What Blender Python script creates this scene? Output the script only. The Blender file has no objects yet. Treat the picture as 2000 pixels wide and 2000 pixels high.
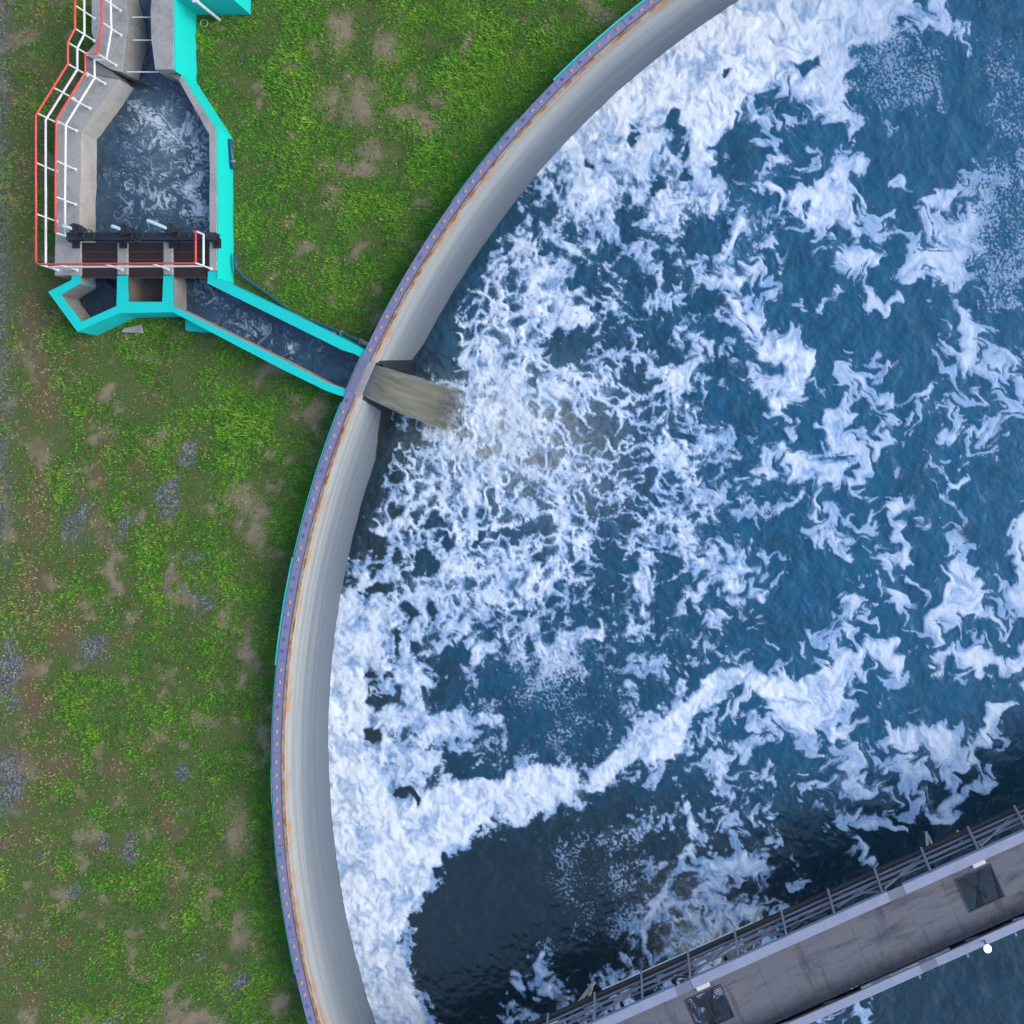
import bpy, math, random
import numpy as np
random.seed(7); RNG = np.random.default_rng(11)
scene = bpy.context.scene
COL = scene.collection
HC, F, NX, NY = 37.0, 2000.0, 1550.0, 950.0      # camera height, focal length (photo px), photo nadir

def W(px, py, z):                                 # photo point on the level z -> world
    s = (HC - z) / F
    return ((px - NX) * s, -(py - NY) * s, z)
def c1(x, y): return (x / 3.864, y / 3.864)
def c2(x, y): return (50 + x / 3.864, 350 + y / 3.864)
def c3(x, y): return (550 + x / 4.83, 550 + y / 4.83)
def c4(x, y): return (1050 + x / 3.864, 1550 + y / 3.864)
def c5(x, y): return (1500 + x / 3.864, 1500 + y / 3.864)

# ------------------------------------------------------------------ objects
def tag(o, label=None, cat=None, group=None, kind=None):
    if label: o['label'] = label
    if cat: o['category'] = cat
    if group: o['group'] = group
    if kind: o['kind'] = kind
    return o
def empty(name, loc, label, cat, group=None):
    o = bpy.data.objects.new(name, None); COL.objects.link(o)
    o.location = loc; o.empty_display_size = 0.2
    return tag(o, label, cat, group)
class MB:
    def __init__(s): s.v = []; s.f = []
    def add(s, vs, fs):
        n = len(s.v); s.v += [tuple(p) for p in vs]; s.f += [tuple(i + n for i in f) for f in fs]; return s
    def prism(s, poly, z0, z1, inset=0.0):        # poly: world xy
        a = sum(poly[i][0] * poly[(i + 1) % len(poly)][1] - poly[(i + 1) % len(poly)][0] * poly[i][1] for i in range(len(poly)))
        if a < 0: poly = poly[::-1]
        n = len(poly)
        vs = [(p[0], p[1], z0) for p in poly] + [(p[0], p[1], z1) for p in poly]
        fs = [tuple(range(n))[::-1], tuple(range(n, 2 * n))] + [(i, (i + 1) % n, n + (i + 1) % n, n + i) for i in range(n)]
        return s.add(vs, fs)
    def box(s, c, ax, ay, hz, az=(0, 0, 1)):      # centre, half-axis vectors
        c = np.array(c, float); ax = np.array(ax, float); ay = np.array(ay, float); az = np.array(az, float) * hz
        vs = [c + i * ax + j * ay + k * az for k in (-1, 1) for i, j in ((-1, -1), (1, -1), (1, 1), (-1, 1))]
        return s.add(vs, [(3, 2, 1, 0), (4, 5, 6, 7), (0, 1, 5, 4), (1, 2, 6, 5), (2, 3, 7, 6), (3, 0, 4, 7)])
    def bar(s, a, b, w, h):                       # rectangular bar a->b
        a = np.array(a, float); b = np.array(b, float); d = b - a; L = np.linalg.norm(d); d /= L
        up = np.array((0, 0, 1.)) if abs(d[2]) < .9 else np.array((1., 0, 0))
        sd = np.cross(d, up); sd /= np.linalg.norm(sd); up = np.cross(sd, d)
        return s.box((a + b) / 2, d * L / 2, sd * w / 2, h / 2, up)
    def tube(s, pts, r, n=8, cap=True):
        pts = [np.array(p, float) for p in pts]; rs = r if isinstance(r, (list, tuple)) else [r] * len(pts)
        base = len(s.v)
        for i, p in enumerate(pts):
            d = (pts[min(i + 1, len(pts) - 1)] - pts[max(i - 1, 0)]); d /= np.linalg.norm(d) + 1e-9
            up = np.array((0, 0, 1.)) if abs(d[2]) < .9 else np.array((1., 0, 0))
            a = np.cross(d, up); a /= np.linalg.norm(a); b = np.cross(a, d)
            for k in range(n):
                t = 2 * math.pi * k / n; s.v.append(tuple(p + rs[i] * (math.cos(t) * a + math.sin(t) * b)))
        for i in range(len(pts) - 1):
            for k in range(n):
                q = base + i * n; k2 = (k + 1) % n; s.f.append((q + k, q + k2, q + n + k2, q + n + k))
        if cap:
            s.f.append(tuple(base + k for k in range(n))[::-1]); e = base + (len(pts) - 1) * n; s.f.append(tuple(e + k for k in range(n)))
        return s
    def ring(s, c, R, r, n=24, axis='z', m=6):
        base = len(s.v)
        for i in range(n):
            t = 2 * math.pi * i / n
            for k in range(m):
                q = 2 * math.pi * k / m; rr = R + r * math.cos(q); h = r * math.sin(q)
                v = (rr * math.cos(t), rr * math.sin(t), h)
                if axis == 'y': v = (v[0], v[2], v[1])
                s.v.append((c[0] + v[0], c[1] + v[1], c[2] + v[2]))
        for i in range(n):
            for k in range(m):
                i2 = (i + 1) % n; k2 = (k + 1) % m
                s.f.append((base + i * m + k, base + i2 * m + k, base + i2 * m + k2, base + i * m + k2))
        return s
    def sphere(s, c, r, n=20, m=12):
        base = len(s.v)
        for j in range(m + 1):
            p = math.pi * j / m
            for i in range(n):
                t = 2 * math.pi * i / n
                s.v.append((c[0] + r * math.sin(p) * math.cos(t), c[1] + r * math.sin(p) * math.sin(t), c[2] + r * math.cos(p)))
        for j in range(m):
            for i in range(n):
                s.f.append((base + j * n + i, base + (j + 1) * n + i, base + (j + 1) * n + (i + 1) % n, base + j * n + (i + 1) % n))
        return s
    def build(s, name, mat, parent=None, bevel=0, smooth=False):
        off = parent.location if parent is not None else None
        if parent is not None and parent.parent is not None: off = parent.location + parent.parent.location
        vs = s.v if off is None else [(v[0] - off[0], v[1] - off[1], v[2] - off[2]) for v in s.v]
        me = bpy.data.meshes.new(name); me.from_pydata(vs, [], s.f); me.update()
        import bmesh
        bm = bmesh.new(); bm.from_mesh(me); bmesh.ops.recalc_face_normals(bm, faces=bm.faces); bm.to_mesh(me); bm.free()
        if smooth: me.polygons.foreach_set('use_smooth', [True] * len(me.polygons))
        me.materials.append(mat)
        o = bpy.data.objects.new(name, me); COL.objects.link(o)
        if parent is not None: o.parent = parent
        if bevel:
            md = o.modifiers.new('bevel', 'BEVEL'); md.width = bevel; md.segments = 2; md.limit_method = 'ANGLE'
        return o
def big_mesh(name, V, Fc, mat, attrs=None, smooth=True):
    me = bpy.data.meshes.new(name); k = Fc.shape[1]
    me.vertices.add(len(V)); me.vertices.foreach_set('co', V.astype(np.float32).ravel())
    me.loops.add(Fc.size); me.loops.foreach_set('vertex_index', Fc.astype(np.int32).ravel())
    me.polygons.add(len(Fc)); me.polygons.foreach_set('loop_start', np.arange(0, Fc.size, k, dtype=np.int32))
    try: me.polygons.foreach_set('loop_total', np.full(len(Fc), k, dtype=np.int32))
    except Exception: pass
    me.update(calc_edges=True)
    me.polygons.foreach_set('use_smooth', np.full(len(Fc), smooth))
    for n, a in (attrs or {}).items():
        at = me.attributes.new(n, 'FLOAT', 'POINT'); at.data.foreach_set('value', a.astype(np.float32).ravel())
    me.materials.append(mat); me.update()
    o = bpy.data.objects.new(name, me); COL.objects.link(o); return o
def subset(V, Q, mask, attrs):
    q = Q[mask]; u, inv = np.unique(q, return_inverse=True)
    return V[u], inv.reshape(q.shape), {k: a[u] for k, a in attrs.items()}

RC = np.array(W(2415.5, 1490.9, 1.0)[:2]); S1 = (HC - 1.0) / F
RB = 1875.2 * S1; R_IN, R_PI, R_PO, R_OUT = RB - 17 * S1, RB - 8.2 * S1, RB + 8.2 * S1, RB + 10 * S1
# ------------------------------------------------------------------ materials
class NT:
    def __init__(s, name):
        s.m = bpy.data.materials.new(name); s.m.use_nodes = True; s.t = s.m.node_tree
        s.b = s.t.nodes['Principled BSDF']; s.out = s.t.nodes['Material Output']
    def n(s, typ, **kw):
        x = s.t.nodes.new(typ)
        for k, v in kw.items():
            if k in x.inputs: x.inputs[k].default_value = v
            else: setattr(x, k, v)
        return x
    def l(s, a, b): s.t.links.new(a, b)
    def attr(s, name): return s.n('ShaderNodeAttribute', attribute_name=name).outputs['Fac']
    def pos(s): return s.n('ShaderNodeNewGeometry').outputs['Position']
    def noise(s, scale, detail=4, rough=.55, vec=None, dist=0, sc=None):
        x = s.n('ShaderNodeTexNoise'); x.inputs['Scale'].default_value = scale; x.inputs['Detail'].default_value = detail
        x.inputs['Roughness'].default_value = rough; x.inputs['Distortion'].default_value = dist
        v = vec if vec is not None else s.pos()
        if sc:
            mp = s.n('ShaderNodeMapping'); mp.inputs['Scale'].default_value = sc; s.l(v, mp.inputs['Vector']); v = mp.outputs[0]
        s.l(v, x.inputs['Vector']); return x.outputs['Fac']
    def ramp(s, fac, stops):
        r = s.n('ShaderNodeValToRGB'); e = r.color_ramp.elements
        while len(e) < len(stops): e.new(.5)
        for el, (p, c) in zip(e, stops):
            el.position = p; el.color = (c if len(c) == 4 else (*c, 1)) if isinstance(c, (tuple, list)) else (c, c, c, 1)
        s.l(fac, r.inputs['Fac']); return r.outputs['Color']
    def mix(s, fac, a, b, mode='MIX'):
        x = s.n('ShaderNodeMix', data_type='RGBA', blend_type=mode)
        for i, v in ((0, fac), (6, a), (7, b)):
            if hasattr(v, 'links') or hasattr(v, 'is_linked'): s.l(v, x.inputs[i])
            else: x.inputs[i].default_value = (v if i == 0 else (*v, 1))
        return x.outputs[2]
    def math(s, op, a, b=0.0, c=None, clamp=False):
        x = s.n('ShaderNodeMath', operation=op, use_clamp=clamp)
        for i, v in enumerate((a, b) if c is None else (a, b, c)):
            if hasattr(v, 'is_linked'): s.l(v, x.inputs[i])
            else: x.inputs[i].default_value = v
        return x.outputs[0]
    def maprange(s, v, a, b, c=0, d=1):
        x = s.n('ShaderNodeMapRange'); x.inputs[1].default_value = a; x.inputs[2].default_value = b
        x.inputs[3].default_value = c; x.inputs[4].default_value = d; s.l(v, x.inputs[0]); return x.outputs[0]
    def base(s, c, rough=.8, metal=0, spec=.5, k=.74):
        c = s.mix(1.0, c, (k, k, k), 'MULTIPLY')
        if hasattr(c, 'is_linked'): s.l(c, s.b.inputs['Base Color'])
        else: s.b.inputs['Base Color'].default_value = (*c, 1)
        if hasattr(rough, 'is_linked'): s.l(rough, s.b.inputs['Roughness'])
        else: s.b.inputs['Roughness'].default_value = rough
        s.b.inputs['Metallic'].default_value = metal; s.b.inputs['Specular IOR Level'].default_value = spec
        return s
    def bump(s, h, strength=.3, dist=.02):
        x = s.n('ShaderNodeBump'); x.inputs['Strength'].default_value = strength; x.inputs['Distance'].default_value = dist
        s.l(h, x.inputs['Height']); s.l(x.outputs[0], s.b.inputs['Normal']); return s

def concrete(name, lo, hi, dirt=(.16, .14, .12), amount=.55):
    t = NT(name); a = t.noise(1.6, 6, .65); b = t.noise(9, 8, .7); c = t.noise(70, 3, .7)
    col = t.mix(t.ramp(b, [(.3, 0.), (.7, 1.)]), lo, hi)
    col = t.mix(t.math('MULTIPLY', t.ramp(a, [(.48, 0.), (.72, 1.)]), amount), col, dirt)
    col = t.mix(t.ramp(c, [(.35, .25), (.6, 0.)]), col, (.1, .1, .1))
    return t.base(col, .9, spec=.2).bump(c, .4, .01).m
def paint(name, col, worn, amount=.35, rough=.5, rust=None):
    t = NT(name); a = t.noise(2.2, 6, .65); b = t.noise(24, 5, .7)
    cc = t.mix(t.math('MULTIPLY', t.ramp(a, [(.4, 0.), (.75, 1.)]), amount), col, worn)
    cc = t.mix(t.ramp(b, [(.3, .2), (.5, 0.)]), cc, tuple(x * .6 for x in col))
    if rust: cc = t.mix(t.ramp(t.noise(7, 7, .7), [(.58, 0.), (.68, 1.)]), cc, rust)
    return t.base(cc, rough, spec=.35).bump(b, .15, .005).m
M = {}
M['concrete'] = concrete('weathered_concrete', (.36, .35, .33), (.47, .46, .44))
M['concrete_dark'] = concrete('damp_concrete', (.2, .19, .18), (.3, .29, .28))
M['turq'] = paint('turquoise_paint', (.0, .66, .6), (.03, .55, .5), .6, .6)
M['turq_worn'] = paint('worn_turquoise_paint', (.03, .62, .54), (.2, .48, .42), .6, .6)
M['brown'] = concrete('brown_stained_concrete', (.08, .072, .06), (.15, .135, .115))
M['wet_or_shade'] = concrete('painted_shade_concrete', (.03, .03, .03), (.06, .06, .06))  # near-black colour stands in for the shadow in the inlet recess
M['white'] = paint('white_paint', (.78, .79, .8), (.55, .57, .6), .4, .45)
M['red'] = paint('red_paint', (.72, .07, .05), (.6, .14, .12), .5, .45)
M['black'] = paint('black_steel_paint', (.022, .026, .038), (.06, .065, .08), .6, .5, (.12, .06, .035))
M['pale'] = paint('pale_blue_plastic', (.42, .6, .72), (.6, .72, .8), .5, .35)
M['steel'] = paint('grey_galvanised_steel', (.17, .19, .255), (.25, .27, .34), .6, .5)
M['band'] = paint('light_grey_steel', (.32, .35, .46), (.24, .27, .37), .7, .5)
M['rusty'] = paint('rusty_steel', (.075, .068, .08), (.12, .085, .075), .6, .7, (.18, .08, .035))
M['dark'] = paint('dark_steel', (.045, .05, .065), (.08, .08, .095), .6, .55)
M['plate'] = paint('lilac_grey_plate', (.2, .212, .39), (.27, .275, .4), .6, .55)
M['plate_grey'] = paint('grey_weir_plate', (.17, .19, .3), (.28, .28, .31), .6, .5, (.3, .12, .04))
M['edge'] = paint('rusted_plate_edge', (.1, .05, .05), (.2, .09, .04), .6, .8)
M['bolt'] = paint('ochre_bolt', (.62, .38, .16), (.5, .3, .2), .6, .6)
M['bolt_dark'] = paint('dull_bolt', (.2, .15, .2), (.12, .12, .2), .6, .6)
M['pipe'] = paint('dark_blue_pipe', (.02, .09, .14), (.05, .12, .16), .6, .4)
M['beige'] = paint('pale_timber', (.5, .49, .42), (.38, .36, .3), .6, .7)
t = NT('rusty_brown_cover'); a = t.noise(3, 6, .7); b = t.noise(14, 5, .7, sc=(1, .25, 1))
M['cover'] = t.base(t.mix(t.ramp(b, [(.35, 0.), (.7, 1.)]), (.018, .009, .009), (.05, .022, .018)), .7).m
t = NT('lamp_globe'); t.base((.9, .9, .92), .25); t.b.inputs['Emission Color'].default_value = (.95, .95, 1, 1); t.b.inputs['Emission Strength'].default_value = .7
M['globe'] = t.m
# deck of the bridge
t = NT('stained_deck'); a = t.noise(.9, 7, .65); b = t.noise(4, 7, .7); c = t.noise(40, 4, .8)
mp = t.n('ShaderNodeMapping'); mp.inputs['Rotation'].default_value = (0, 0, -math.atan2(.4066, .9137)); t.l(t.pos(), mp.inputs['Vector'])
st = t.noise(1.0, 6, .65, mp.outputs[0], sc=(.6, 3.2, 1))
col = t.mix(t.ramp(b, [(.3, 0.), (.7, 1.)]), (.13, .137, .17), (.19, .195, .225))
col = t.mix(t.ramp(a, [(.45, 0.), (.7, .75)]), col, (.185, .172, .17))
col = t.mix(t.ramp(st, [(.5, 0.), (.72, .85)]), col, (.045, .048, .068))
col = t.mix(t.ramp(t.noise(1.0, 6, .65, mp.outputs[0], sc=(2.6, .35, 1)), [(.55, 0.), (.72, .8)]), col, (.05, .05, .065))
col = t.mix(t.ramp(t.noise(17, 3, .5), [(.66, 0.), (.72, .8)]), col, (.3, .2, .13))
sep = t.n('ShaderNodeSeparateXYZ'); t.l(mp.outputs[0], sep.inputs[0])
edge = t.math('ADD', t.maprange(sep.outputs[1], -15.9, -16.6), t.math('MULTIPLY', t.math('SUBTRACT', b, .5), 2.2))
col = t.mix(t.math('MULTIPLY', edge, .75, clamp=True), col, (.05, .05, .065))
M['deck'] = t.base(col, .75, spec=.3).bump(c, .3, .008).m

# tank wall: concentric water marks, rust under the rim plate, wet dark zone beside the outlet
t = NT('tank_wall_concrete'); pz = t.n('ShaderNodeSeparateXYZ'); t.l(t.pos(), pz.inputs[0]); z = pz.outputs[2]
arc, rad, wet_or_shade = t.attr('arc'), t.attr('rad'), t.attr('wet_or_shade')
comb = t.n('ShaderNodeCombineXYZ'); t.l(arc, comb.inputs[0]); t.l(z, comb.inputs[1]); t.l(rad, comb.inputs[2]); AV = comb.outputs[0]
mps = lambda sc, scale, d=5, r=.6: t.noise(scale, d, r, AV, sc=sc)
bands = mps((.035, 2.6, 1), 1.0, 7, .72); fine = mps((.5, 8, 1), 1.5, 6, .7); grain = mps((1, 1, 1), 26, 5, .75)
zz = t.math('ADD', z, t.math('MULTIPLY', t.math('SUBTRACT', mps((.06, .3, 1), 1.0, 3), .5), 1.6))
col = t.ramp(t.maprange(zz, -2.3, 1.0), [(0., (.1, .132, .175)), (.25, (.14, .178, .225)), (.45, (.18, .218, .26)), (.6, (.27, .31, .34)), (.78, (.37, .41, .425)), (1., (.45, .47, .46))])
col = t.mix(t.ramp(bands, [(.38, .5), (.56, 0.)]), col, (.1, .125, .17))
col = t.mix(t.ramp(fine, [(.35, .18), (.55, 0.)]), col, (.2, .2, .22))
col = t.mix(t.ramp(grain, [(.36, .22), (.55, 0.)]), col, (.12, .12, .12))
rn = mps((1, .5, 1), .8, 6, .65); rl = t.maprange(t.math('ADD', z, t.math('MULTIPLY', t.math('SUBTRACT', rn, .5), 1.5)), .62, 1.05)
rust = t.math('MULTIPLY', rl, t.ramp(mps((1, .15, 1), 1.4, 5, .7), [(.38, .15), (.62, 1.)]))
col = t.mix(t.math('MULTIPLY', rust, .75, clamp=True), col, (.42, .2, .06))
lip = t.maprange(z, .985, .995)
col = t.mix(t.math('MULTIPLY', lip, t.ramp(mps((1, 1, 1), 1.1, 5, .7), [(.35, .35), (.6, 1.)])), col, t.mix(t.ramp(mps((1, 1, 3), 2.2, 5, .7), [(.42, 0.), (.58, 1.)]), (.46, .37, .27), (.27, .1, .025)))
wz = t.math('ADD', wet_or_shade, t.math('MULTIPLY', t.math('SUBTRACT', mps((1, 1, 1), 3.2, 5), .5), .7))
col = t.mix(t.ramp(wz, [(.45, 0.), (.6, .93)]), col, (.017, .02, .023))
out = t.maprange(rad, RB + 8.6 * S1, RB + 9 * S1)
col = t.mix(t.math('MULTIPLY', out, t.ramp(mps((1, .2, 1), .5, 4), [(.45, 0.), (.55, 1.)])), col, (.02, .5, .45))
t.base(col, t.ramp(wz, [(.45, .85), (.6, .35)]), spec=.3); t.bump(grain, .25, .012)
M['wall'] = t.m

# foam-and-water: attributes foam / thick / murk are the water's own; aeration also holds the bridge's painted reflection
def water_mat(name, deep, bub, murk, white=(.84, .88, .93), blue=(.36, .5, .74)):
    t = NT(name); fo, th, mu, ae = (t.attr(k) for k in ('foam', 'thick', 'murk', 'aer_refl'))
    n1 = t.noise(1.1, 5, .6); n2 = t.noise(5, 5, .65)
    w = t.mix(t.math('MULTIPLY', ae, t.ramp(n1, [(.3, .7), (.7, 1.)]), clamp=True), deep, bub)
    w = t.mix(mu, w, murk)
    f = t.mix(th, blue, white)
    f = t.mix(t.math('MULTIPLY', mu, .45), f, (.62, .66, .6))
    col = t.mix(fo, w, f)
    t.base(col, t.maprange(fo, 0, .6, .06, .8), spec=.5)
    t.b.inputs['IOR'].default_value = 1.6
    t.bump(t.math('ADD', n2, t.math('MULTIPLY', t.noise(14, 4, .6), .6)), .32, .03)
    return t.m
M['water'] = water_mat('churning_tank_water', (.012, .03, .042), (.012, .118, .23), (.47, .49, .43), (.8, .88, .97), (.24, .41, .66))
M['channel'] = water_mat('dark_channel_water', (.012, .028, .046), (.038, .1, .165), (.2, .29, .29), (.72, .8, .9), (.27, .4, .55))
# jet
t = NT('murky_falling_water'); cc = t.n('ShaderNodeCombineXYZ'); t.l(t.attr('along'), cc.inputs[0]); t.l(t.attr('across'), cc.inputs[1])
s1 = t.noise(1.0, 6, .65, cc.outputs[0], sc=(3.2, 6, 1)); s2 = t.noise(1.0, 6, .72, cc.outputs[0], sc=(9, 24, 1))
col = t.mix(t.ramp(s1, [(.3, 0.), (.7, 1.)]), (.05, .06, .054), (.11, .11, .084))
col = t.mix(t.ramp(t.attr('along'), [(.0, .9), (.3, .0)]), col, (.1, .125, .15))
col = t.mix(t.ramp(s2, [(.58, 0.), (.8, .35)]), col, (.22, .225, .2))
col = t.mix(t.math('MULTIPLY', t.attr('edge'), t.ramp(s1, [(.3, .3), (.6, 1.)])), col, (.4, .46, .52))
t.base(col, .55, spec=.25, k=1.); t.bump(s2, .1, .02)
al = t.math('SUBTRACT', 1.25, t.math('MULTIPLY', t.attr('fade'), t.math('ADD', .35, t.math('MULTIPLY', t.noise(1.0, 6, .7, cc.outputs[0], sc=(9, 14, 1)), 1.7))), clamp=True)
t.l(al, t.b.inputs['Alpha']); M['jet'] = t.m
# ground
t = NT('lawn_soil'); g, d, br = t.attr('gravel'), t.attr('dry'), t.attr('brown')
n = t.noise(3, 7, .7); n2 = t.noise(22, 6, .8); n3 = t.noise(60, 3, .8)
vor = t.n('ShaderNodeTexVoronoi'); vor.inputs['Scale'].default_value = 15; t.l(t.pos(), vor.inputs['Vector'])
col = t.mix(t.ramp(n2, [(.35, 0.), (.65, 1.)]), (.045, .085, .02), (.125, .14, .05))
col = t.mix(t.ramp(t.math('ADD', d, t.math('MULTIPLY', t.math('SUBTRACT', n2, .5), 1.3)), [(.2, 0.), (.85, 1.)]), col, t.mix(n3, (.13, .1, .06), (.34, .27, .19)))
col = t.mix(t.ramp(t.math('ADD', br, t.math('MULTIPLY', t.math('SUBTRACT', n2, .5), 1.3)), [(.2, 0.), (.85, 1.)]), col, t.mix(n3, (.065, .05, .025), (.19, .14, .08)))
grv = t.mix(t.ramp(vor.outputs['Color'], [(.2, 0.), (.8, 1.)]), (.1, .1, .11), (.3, .295, .315))
grv = t.mix(t.ramp(vor.outputs['Distance'], [(.35, 0.), (.6, .8)]), grv, (.05, .05, .06))
col = t.mix(t.ramp(t.math('ADD', g, t.math('MULTIPLY', t.math('SUBTRACT', n2, .5), 1.3)), [(.25, 0.), (.8, 1.)]), col, grv)
t.base(col, .95, spec=.1, k=.95); t.bump(n3, .6, .03); M['ground'] = t.m
t = NT('grass_blades'); h = t.attr('hue')
col = t.ramp(h, [(0., (.022, .085, .022)), (.25, (.05, .175, .022)), (.5, (.11, .3, .024)), (.72, (.23, .39, .035)), (.86, (.26, .25, .085)), (1., (.34, .28, .16))])
t.base(col, .6, spec=.15, k=1.); M['grass'] = t.m
t = NT('weed_leaf'); col = t.mix(t.noise(3, 4), (.12, .27, .03), (.26, .4, .07)); M['weed'] = t.base(col, .5, spec=.3, k=1.).m

# ------------------------------------------------------------------ numpy noise
_P = RNG.permutation(4096); _G = RNG.uniform(0, 2 * np.pi, 4096); _GX, _GY = np.cos(_G), np.sin(_G)
def perlin(x, y, seed=0):
    xi = np.floor(x).astype(np.int64); yi = np.floor(y).astype(np.int64); xf = x - xi; yf = y - yi
    u = xf ** 3 * (xf * (xf * 6 - 15) + 10); v = yf ** 3 * (yf * (yf * 6 - 15) + 10)
    def g(i, j):
        h = _P[(_P[(xi + i + seed * 131) & 4095] + yi + j) & 4095]
        return _GX[h] * (xf - i) + _GY[h] * (yf - j)
    a = g(0, 0); a += u * (g(1, 0) - a); b = g(0, 1); b += u * (g(1, 1) - b)
    return a + v * (b - a)
def fbm(x, y, lam, oct=5, gain=.55, seed=0):
    r = np.zeros_like(x); a = 1.
    for o in range(oct):
        t = 1.9 * o + .7 * seed + .4; c, s_ = math.cos(t) / lam, math.sin(t) / lam
        r += a * perlin(x * c - y * s_ + 17.3 * o, x * s_ + y * c - 9.1 * o, seed + o); a *= gain; lam *= .53
    return r
def uniform(n):
    q = np.quantile(n.ravel()[::37], np.linspace(0, 1, 201)); return np.interp(n, q, np.linspace(0, 1, 201))
def sstep(a, b, x):
    t = np.clip((x - a) / (b - a), 0, 1); return t * t * (3 - 2 * t)
def inpoly(X, Y, poly):
    r = np.zeros(X.shape, bool); n = len(poly)
    for i in range(n):
        x1, y1 = poly[i]; x2, y2 = poly[(i + 1) % n]
        if y1 == y2: continue
        r ^= ((Y < y1) != (Y < y2)) & (X < (x2 - x1) * (Y - y1) / (y2 - y1) + x1)
    return r
def seg_d(X, Y, pts):                                # distance to polyline / radius (pts: x, y, r)
    best = np.full(X.shape, 9., np.float32)
    for (ax, ay, ar), (bx, by, br) in zip(pts[:-1], pts[1:]):
        dx, dy = bx - ax, by - ay; L = dx * dx + dy * dy + 1e-6
        m = (X > min(ax, bx) - 90) & (X < max(ax, bx) + 90) & (Y > min(ay, by) - 90) & (Y < max(ay, by) + 90)
        tt = np.clip(((X[m] - ax) * dx + (Y[m] - ay) * dy) / L, 0, 1)
        d = np.hypot(X[m] - ax - tt * dx, Y[m] - ay - tt * dy) / (ar + tt * (br - ar))
        best[m] = np.minimum(best[m], d)
    return best
def blur(a, k):
    for ax in (0, 1):
        for _ in range(2):
            c = np.cumsum(np.insert(np.pad(a, [(k, k) if i == ax else (0, 0) for i in (0, 1)], 'edge'), 0, 0, axis=ax), axis=ax)
            n = a.shape[ax]; hi = np.take(c, np.arange(2 * k + 1, 2 * k + 1 + n), ax); lo = np.take(c, np.arange(0, n), ax)
            a = (hi - lo) / (2 * k + 1)
    return a
def bil(A, fx, fy):
    h, w = A.shape; fx = np.clip(fx, 0, w - 1.001); fy = np.clip(fy, 0, h - 1.001)
    i = fx.astype(np.int64); j = fy.astype(np.int64); a = fx - i; b = fy - j
    return (A[j, i] * (1 - a) + A[j, i + 1] * a) * (1 - b) + (A[j + 1, i] * (1 - a) + A[j + 1, i + 1] * a) * b

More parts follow.
